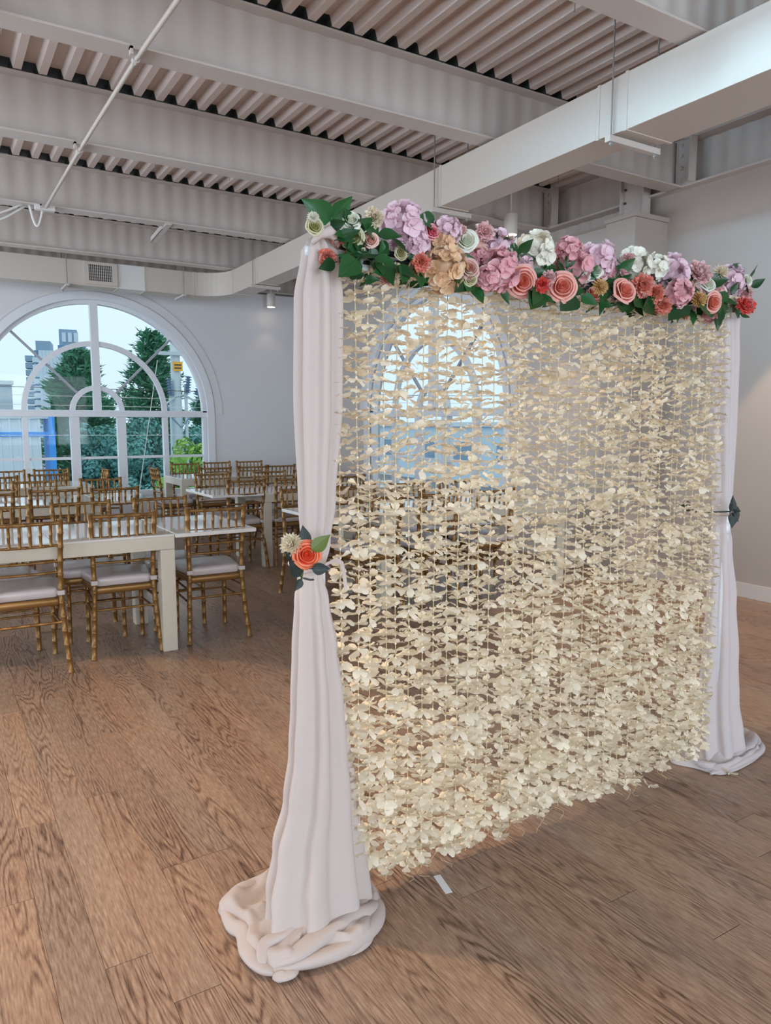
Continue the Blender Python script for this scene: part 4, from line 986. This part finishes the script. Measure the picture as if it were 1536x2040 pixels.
bd.tube(pr, .005, 6, cap=False); o = bd.build('band', M['cloth'], tc_, True); o.matrix_local = t2
# top gather clip of the left drape
kn = MB().tube([(.905, 1.84, 1.935), (.92, 1.828, 1.958), (.945, 1.822, 1.966), (.968, 1.828, 1.956), (.98, 1.84, 1.935)], [.006, .013, .017, .013, .006], 10).build('drape_knot', M['cloth'], None, True); tag(kn, 'knotted top of the left voile drape under the garland', 'knot')
# bits on the floor
tp = MB().box(-.012, .012, -.048, .048, .0005, .0018).build('tape_strip', M['trim']); tp.location = (1.316, 1.79, 0); tp.rotation_euler.z = R(-12); tag(tp, 'short white strip of tape stuck to the floor below the petal curtain', 'tape')
for k, (x, y, l) in enumerate(((2.765, 1.76, 'fallen ivory silk blossom on the floor beside the right drape'), (2.39, 1.86, 'fallen ivory silk blossom under the right part of the petal curtain'))):
    o = link('fallen_blossom', BLO[3+k], None, (x, y, .012), (.5, .3, 1)); o.scale = (1.1, 1.1, 1.1); tag(o, l, 'blossom')

# ================================================================ OUTSIDE
GZ = -4.0
gm = mat('asphalt', (.22, .24, .26), .8, var=.2, vscale=.3)
tag(MB().box(-120, 260, 12.5, 320, GZ-.2, GZ).box(7.5, 260, -120, 12.5, GZ-.2, GZ).build('ground', gm), kind='structure')
TG = [mat('conifer_green', (.09, .30, .18), .7, var=.8, vscale=1.2), mat('bush_green', (.13, .36, .33), .7, var=.8, vscale=.9), mat('bright_leaf_green', (.28, .52, .10), .6, var=.6, vscale=3)]
BARK = mat('bark', (.12, .09, .07), .8)
def conifer(name, x, y, h, rad, seed, label, mi=0, cards=15000):
    rs = random.Random(seed); e = empty(name, (x, y, GZ), 0, label, 'tree', 'trees outside the arched window')
    MB().tube([(0, 0, 0), (0, 0, h*.5), (.05, 0, h*.97)], [.16, .11, .02], 7).build('trunk', BARK, e)
    b = MB(); nb = int(h*14)
    for k in range(nb):
        z = h*(.12+.87*(k/nb)); rr = rad*(1-(z/h))**.75*rs.uniform(.6, 1.1)+.12; an = rs.random()*6.28
        b.tube([(0, 0, z), (rr*.9*math.cos(an), rr*.9*math.sin(an), z+rr*.25)], [.025, .006], 3)
        for q in range(int(cards/nb)):
            t = rs.uniform(.15, 1.05); p = Vector((rr*t*math.cos(an), rr*t*math.sin(an), z+rr*.25*t))+Vector((rs.gauss(0, .16), rs.gauss(0, .16), rs.gauss(0, .12)))
            d = Vector((math.cos(an)+rs.gauss(0, .6), math.sin(an)+rs.gauss(0, .6), rs.uniform(-.1, .9))).normalized()*rs.uniform(.16, .34); s = d.orthogonal().normalized()*.05
            s = Matrix.Rotation(rs.random()*3, 3, d) @ s
            b.add([p-s, p+s, p+d], [(0, 1, 2)])
    b.build('foliage', TG[mi], e)
def bush(name, x, y, zc, rx, rz, seed, label, mi=1, n=5200, ls=.16, cat='bush', zg=GZ):
    rs = random.Random(seed); e = empty(name, (x, y, zg), 0, label, cat, 'bushes outside the arched window')
    for k in range(3): MB().tube([(rs.uniform(-.2, .2), 0, 0), (rs.uniform(-.4, .4)*rx, 0, (zc-zg)*.6), (rs.uniform(-.6, .6)*rx, 0, (zc-zg)+rz*.4)], [.09, .06, .02], 6).build('branch', BARK, e)
    b = MB()
    cl = [Vector((rs.uniform(-.75, .75)*rx, rs.uniform(-.6, .6)*rx, zc-zg+rs.uniform(-.8, .75)*rz)) for _ in range(22)]
    for k in range(n):
        c = rs.choice(cl); d = Vector((rs.gauss(0, 1), rs.gauss(0, 1), rs.gauss(0, 1))).normalized(); p = c+d*rs.uniform(.75, 1.0)*rx*.33
        u = d.orthogonal().normalized()*ls; u = Matrix.Rotation(rs.random()*6, 3, d) @ u; v = u.cross(d)*.55+d*rs.uniform(-.4, .4)*ls
        b.add([p-u*.5, p+v*.5, p+u*.5, p-v*.5], [(0, 1, 2, 3)])
    b.build('foliage', TG[mi], e)
conifer('conifer_tree', 4.9, 30, 8.1, 2.7, 1, 'bushy dark conifer outside the arched window, in front of the two towers')
conifer('conifer_tree', 8.2, 32, 9.2, 2.5, 2, 'tall pointed conifer outside the right half of the arched window')
conifer('conifer_tree', 6.4, 36, 7.4, 1.7, 3, 'smaller conifer between the two tall ones outside')
conifer('conifer_tree', 12.6, 38, 7.2, 2.2, 4, 'low conifer behind the utility pole', 0)
for k, (x, y, zc, rx, l) in enumerate(((5.0, 28, -.2, 1.7, 'dark bush mass right of the blue corner post'), (6.6, 27, -.3, 1.7, 'dark bush mass in the middle lower panes'), (8.3, 28, .1, 1.9, 'dark bush mass left of the utility pole'), (9.9, 29, 0.0, 1.7, 'dark bush mass behind the utility pole'), (7.5, 24, -1.6, 1.4, 'low bush at the foot of the utility pole'), (5.7, 24, -1.8, 1.4, 'low bush in the bottom panes'))):
    bush('garden_bush', x, y, zc, rx, 1.7, 10+k, l+' outside the arched window')
for k, (x, y, zc, rx, l) in enumerate(((4.75, 15.5, .35, .75, 'bright yellow-green leafy shrub tip outside the right pane'), (4.1, 15.0, -.3, .5, 'bright yellow-green shrub behind the side-on chair'), (5.3, 15.5, -.4, .8, 'bright yellow-green shrub below the right window edge'))):
    bush('green_shrub', x, y, zc, rx, .8, 30+k, l, 2, 1800, .13, 'shrub')
# blue and white metal shed
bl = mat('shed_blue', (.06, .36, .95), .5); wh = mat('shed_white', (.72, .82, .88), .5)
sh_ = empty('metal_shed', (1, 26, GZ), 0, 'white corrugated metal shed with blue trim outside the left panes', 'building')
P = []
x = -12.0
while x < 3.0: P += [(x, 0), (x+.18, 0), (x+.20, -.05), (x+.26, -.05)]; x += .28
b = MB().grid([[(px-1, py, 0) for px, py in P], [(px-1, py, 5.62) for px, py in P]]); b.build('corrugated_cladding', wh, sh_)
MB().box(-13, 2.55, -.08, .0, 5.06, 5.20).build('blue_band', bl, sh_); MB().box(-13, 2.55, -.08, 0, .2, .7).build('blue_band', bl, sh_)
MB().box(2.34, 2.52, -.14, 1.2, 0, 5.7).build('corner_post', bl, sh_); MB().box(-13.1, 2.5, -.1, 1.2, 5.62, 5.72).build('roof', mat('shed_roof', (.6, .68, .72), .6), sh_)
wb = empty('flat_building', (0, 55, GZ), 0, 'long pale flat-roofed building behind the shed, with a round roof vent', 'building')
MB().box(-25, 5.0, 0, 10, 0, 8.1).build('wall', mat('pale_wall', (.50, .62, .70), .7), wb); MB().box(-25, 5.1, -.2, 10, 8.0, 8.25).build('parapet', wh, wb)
MB().lathe([(.05, 1.1), (.6, 1.0), (.8, .5), (.35, .3), (.35, 0)], (.9, -.8, 5.9), 14).build('roof_vent', mat('vent_grey', (.15, .25, .35), .5), wb)
# towers
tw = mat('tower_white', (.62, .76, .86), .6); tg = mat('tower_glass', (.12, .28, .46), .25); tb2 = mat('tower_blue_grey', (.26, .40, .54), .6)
def tower(name, x, y, wd, dp_, h, fl_h, style, label):
    e = empty(name, (x, y, GZ), R(-12), label, 'building', 'high-rise towers outside')
    MB().box(-wd/2+.3, wd/2-.3, -dp_/2+.3, dp_/2-.3, 0, h).build('core', tg, e)
    nf = int(h/fl_h)
    sl = [MB().box(-wd/2-(.5 if style else 0), wd/2+(.5 if style else 0), -dp_/2-(.5 if style else 0), dp_/2, 0, .45 if style else .9).mesh('floor_slab', tb2 if style else tw)]
    for k in range(nf): link('floor_slab', sl[0], e, (0, 0, k*fl_h))
    if not style:
        pm_ = MB().box(-.28, .28, -.1, .2, 0, h).mesh('pilaster', tw)
        for k in range(9): link('pilaster', pm_, e, (-wd/2*.55+k*wd*.78/8, -dp_/2, 0))
        bm_ = MB().box(-1.2, 0, -.6, 2.2, 0, 1.0).mesh('balcony', tb2)
        for k in range(nf): link('balcony', bm_, e, (-wd/2, -dp_/2+1, k*fl_h+.2))
        MB().box(-wd/2+.6, wd/2-3, -dp_/2+.6, dp_/2-1, h, h+1.7).build('plant_room', tb2, e)
    else:
        MB().box(-wd/2+.6, wd/2-2, -dp_/2+.6, dp_/2-1, h, h+3.4).build('plant_room', tb2, e)
        wm = MB().box(-.4, .4, -.1, .1, 0, 2.0).mesh('window', tw)
        for k in range(3): link('window', wm, e, (-wd/2+1.6+k*1.2, -dp_/2+.5, h+.7))
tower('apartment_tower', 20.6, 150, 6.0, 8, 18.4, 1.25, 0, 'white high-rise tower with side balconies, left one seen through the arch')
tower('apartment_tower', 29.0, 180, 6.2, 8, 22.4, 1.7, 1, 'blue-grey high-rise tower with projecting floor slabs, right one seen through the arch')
# utility pole
pl = empty('utility_pole', (6.36, 22, GZ), 0, 'pale utility pole with insulators and an orange sign outside the arched window', 'pole')
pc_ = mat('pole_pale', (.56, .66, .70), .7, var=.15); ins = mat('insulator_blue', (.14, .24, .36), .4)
MB().tube([(0, 0, 0), (-.03, 0, 6), (-.04, 0, 9.5)], [.17, .15, .12], 10).build('pole_shaft', pc_, pl, True)
MB().tube([(-.24, -.1, 0), (-.24, -.1, 6.7)], .035, 6).build('cable_pipe', pc_, pl); MB().tube([(.22, -.1, 0), (.22, -.1, 6.6)], .045, 6).build('cable_pipe', pc_, pl)
MB().box(-.55, .55, -.2, -.1, 7.42, 7.52).build('crossarm', pc_, pl)
MB().tube([(-.42, -.15, 6.0), (-.1, -.15, 6.25), (.15, -.15, 6.3), (.5, -.15, 6.1)], .03, 6).build('bracket', pc_, pl); MB().tube([(-.4, -.15, 6.1), (-.2, -.15, 5.6), (.05, -.15, 5.35), (.35, -.15, 5.7), (.6, -.15, 6.3)], .02, 5).build('cable_loop', ins, pl)
for x, z, tl in ((-.24, 6.42, .1), (.25, 6.5, -.1), (.52, 6.45, -.35)):
    pr = []
    for k in range(7): pr += [(.05, k*.075), (.11, k*.075+.02), (.05, k*.075+.04)]
    o = MB().lathe(pr, n=10).build('insulator', ins, pl, True); o.location = (x, -.15, z-.15); o.rotation_euler.y = -tl
sg = MB().box(-.16, .12, -.2, -.18, 6.98, 7.24).build('sign', mat('sign_orange', (.90, .45, .03), .5), pl); MB().box(-.12, .08, -.204, -.2, 7.13, 7.17).box(-.12, .08, -.204, -.2, 7.04, 7.08).build('sign_bar', M['dark'], sg)
for z, zz in ((2.38, 'highest'), (2.17, 'second highest'), (1.94, 'third highest'), (1.20, 'lowest')):
    P = [(-6+2.4*k, 20+.02*k, z+.10*((k-5)/5)**2-.05+(.012*(5-k) if z < 2.2 else 0)) for k in range(11)]
    tag(MB().tube(P, .011 if z > 2.3 else .008, 4).build('power_line', M['dark' if z > 2.3 else 'duct_light']), '%s power line crossing the arched window view' % zz, 'wire', 'power lines outside')
gw = MB().tube([(5.55, 21, 3.2), (4.3, 21, GZ)], .012, 4).build('guy_wire', M['duct_light']); tag(gw, 'slanting thin guy wire left of the utility pole', 'wire')
tag(MB().box(9.1, 12.5, 25.5, 27, GZ, 1.3).build('box_truck', wh, bevel=.2), 'white box vehicle body half hidden behind the shrubs at the right pane', 'truck')
tag(MB().box(3.6, 9.5, 22.5, 22.6, GZ, -2.0).build('wood_fence', mat('fence_blue_grey', (.20, .28, .34), .7)), 'grey-blue fence low behind the shrubs outside', 'fence')
# beyond the right hand window
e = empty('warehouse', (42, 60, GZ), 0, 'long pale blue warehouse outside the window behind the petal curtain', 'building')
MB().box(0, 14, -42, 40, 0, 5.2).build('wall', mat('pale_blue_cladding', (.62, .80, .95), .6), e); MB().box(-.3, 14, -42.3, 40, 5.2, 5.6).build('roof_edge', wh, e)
for k in range(12): MB().box(-.1, .1, -38+k*6.2, -35+k*6.2, 2.2, 3.8).build('window', tb2, e)
for k, (x, y) in enumerate(((44, 80),)):
    bush('street_tree', x-3, y, 1.3, 2.0, 1.2, 60+k, 'small green tree outside the window behind the petal curtain', 1, 2600, .3, 'tree')
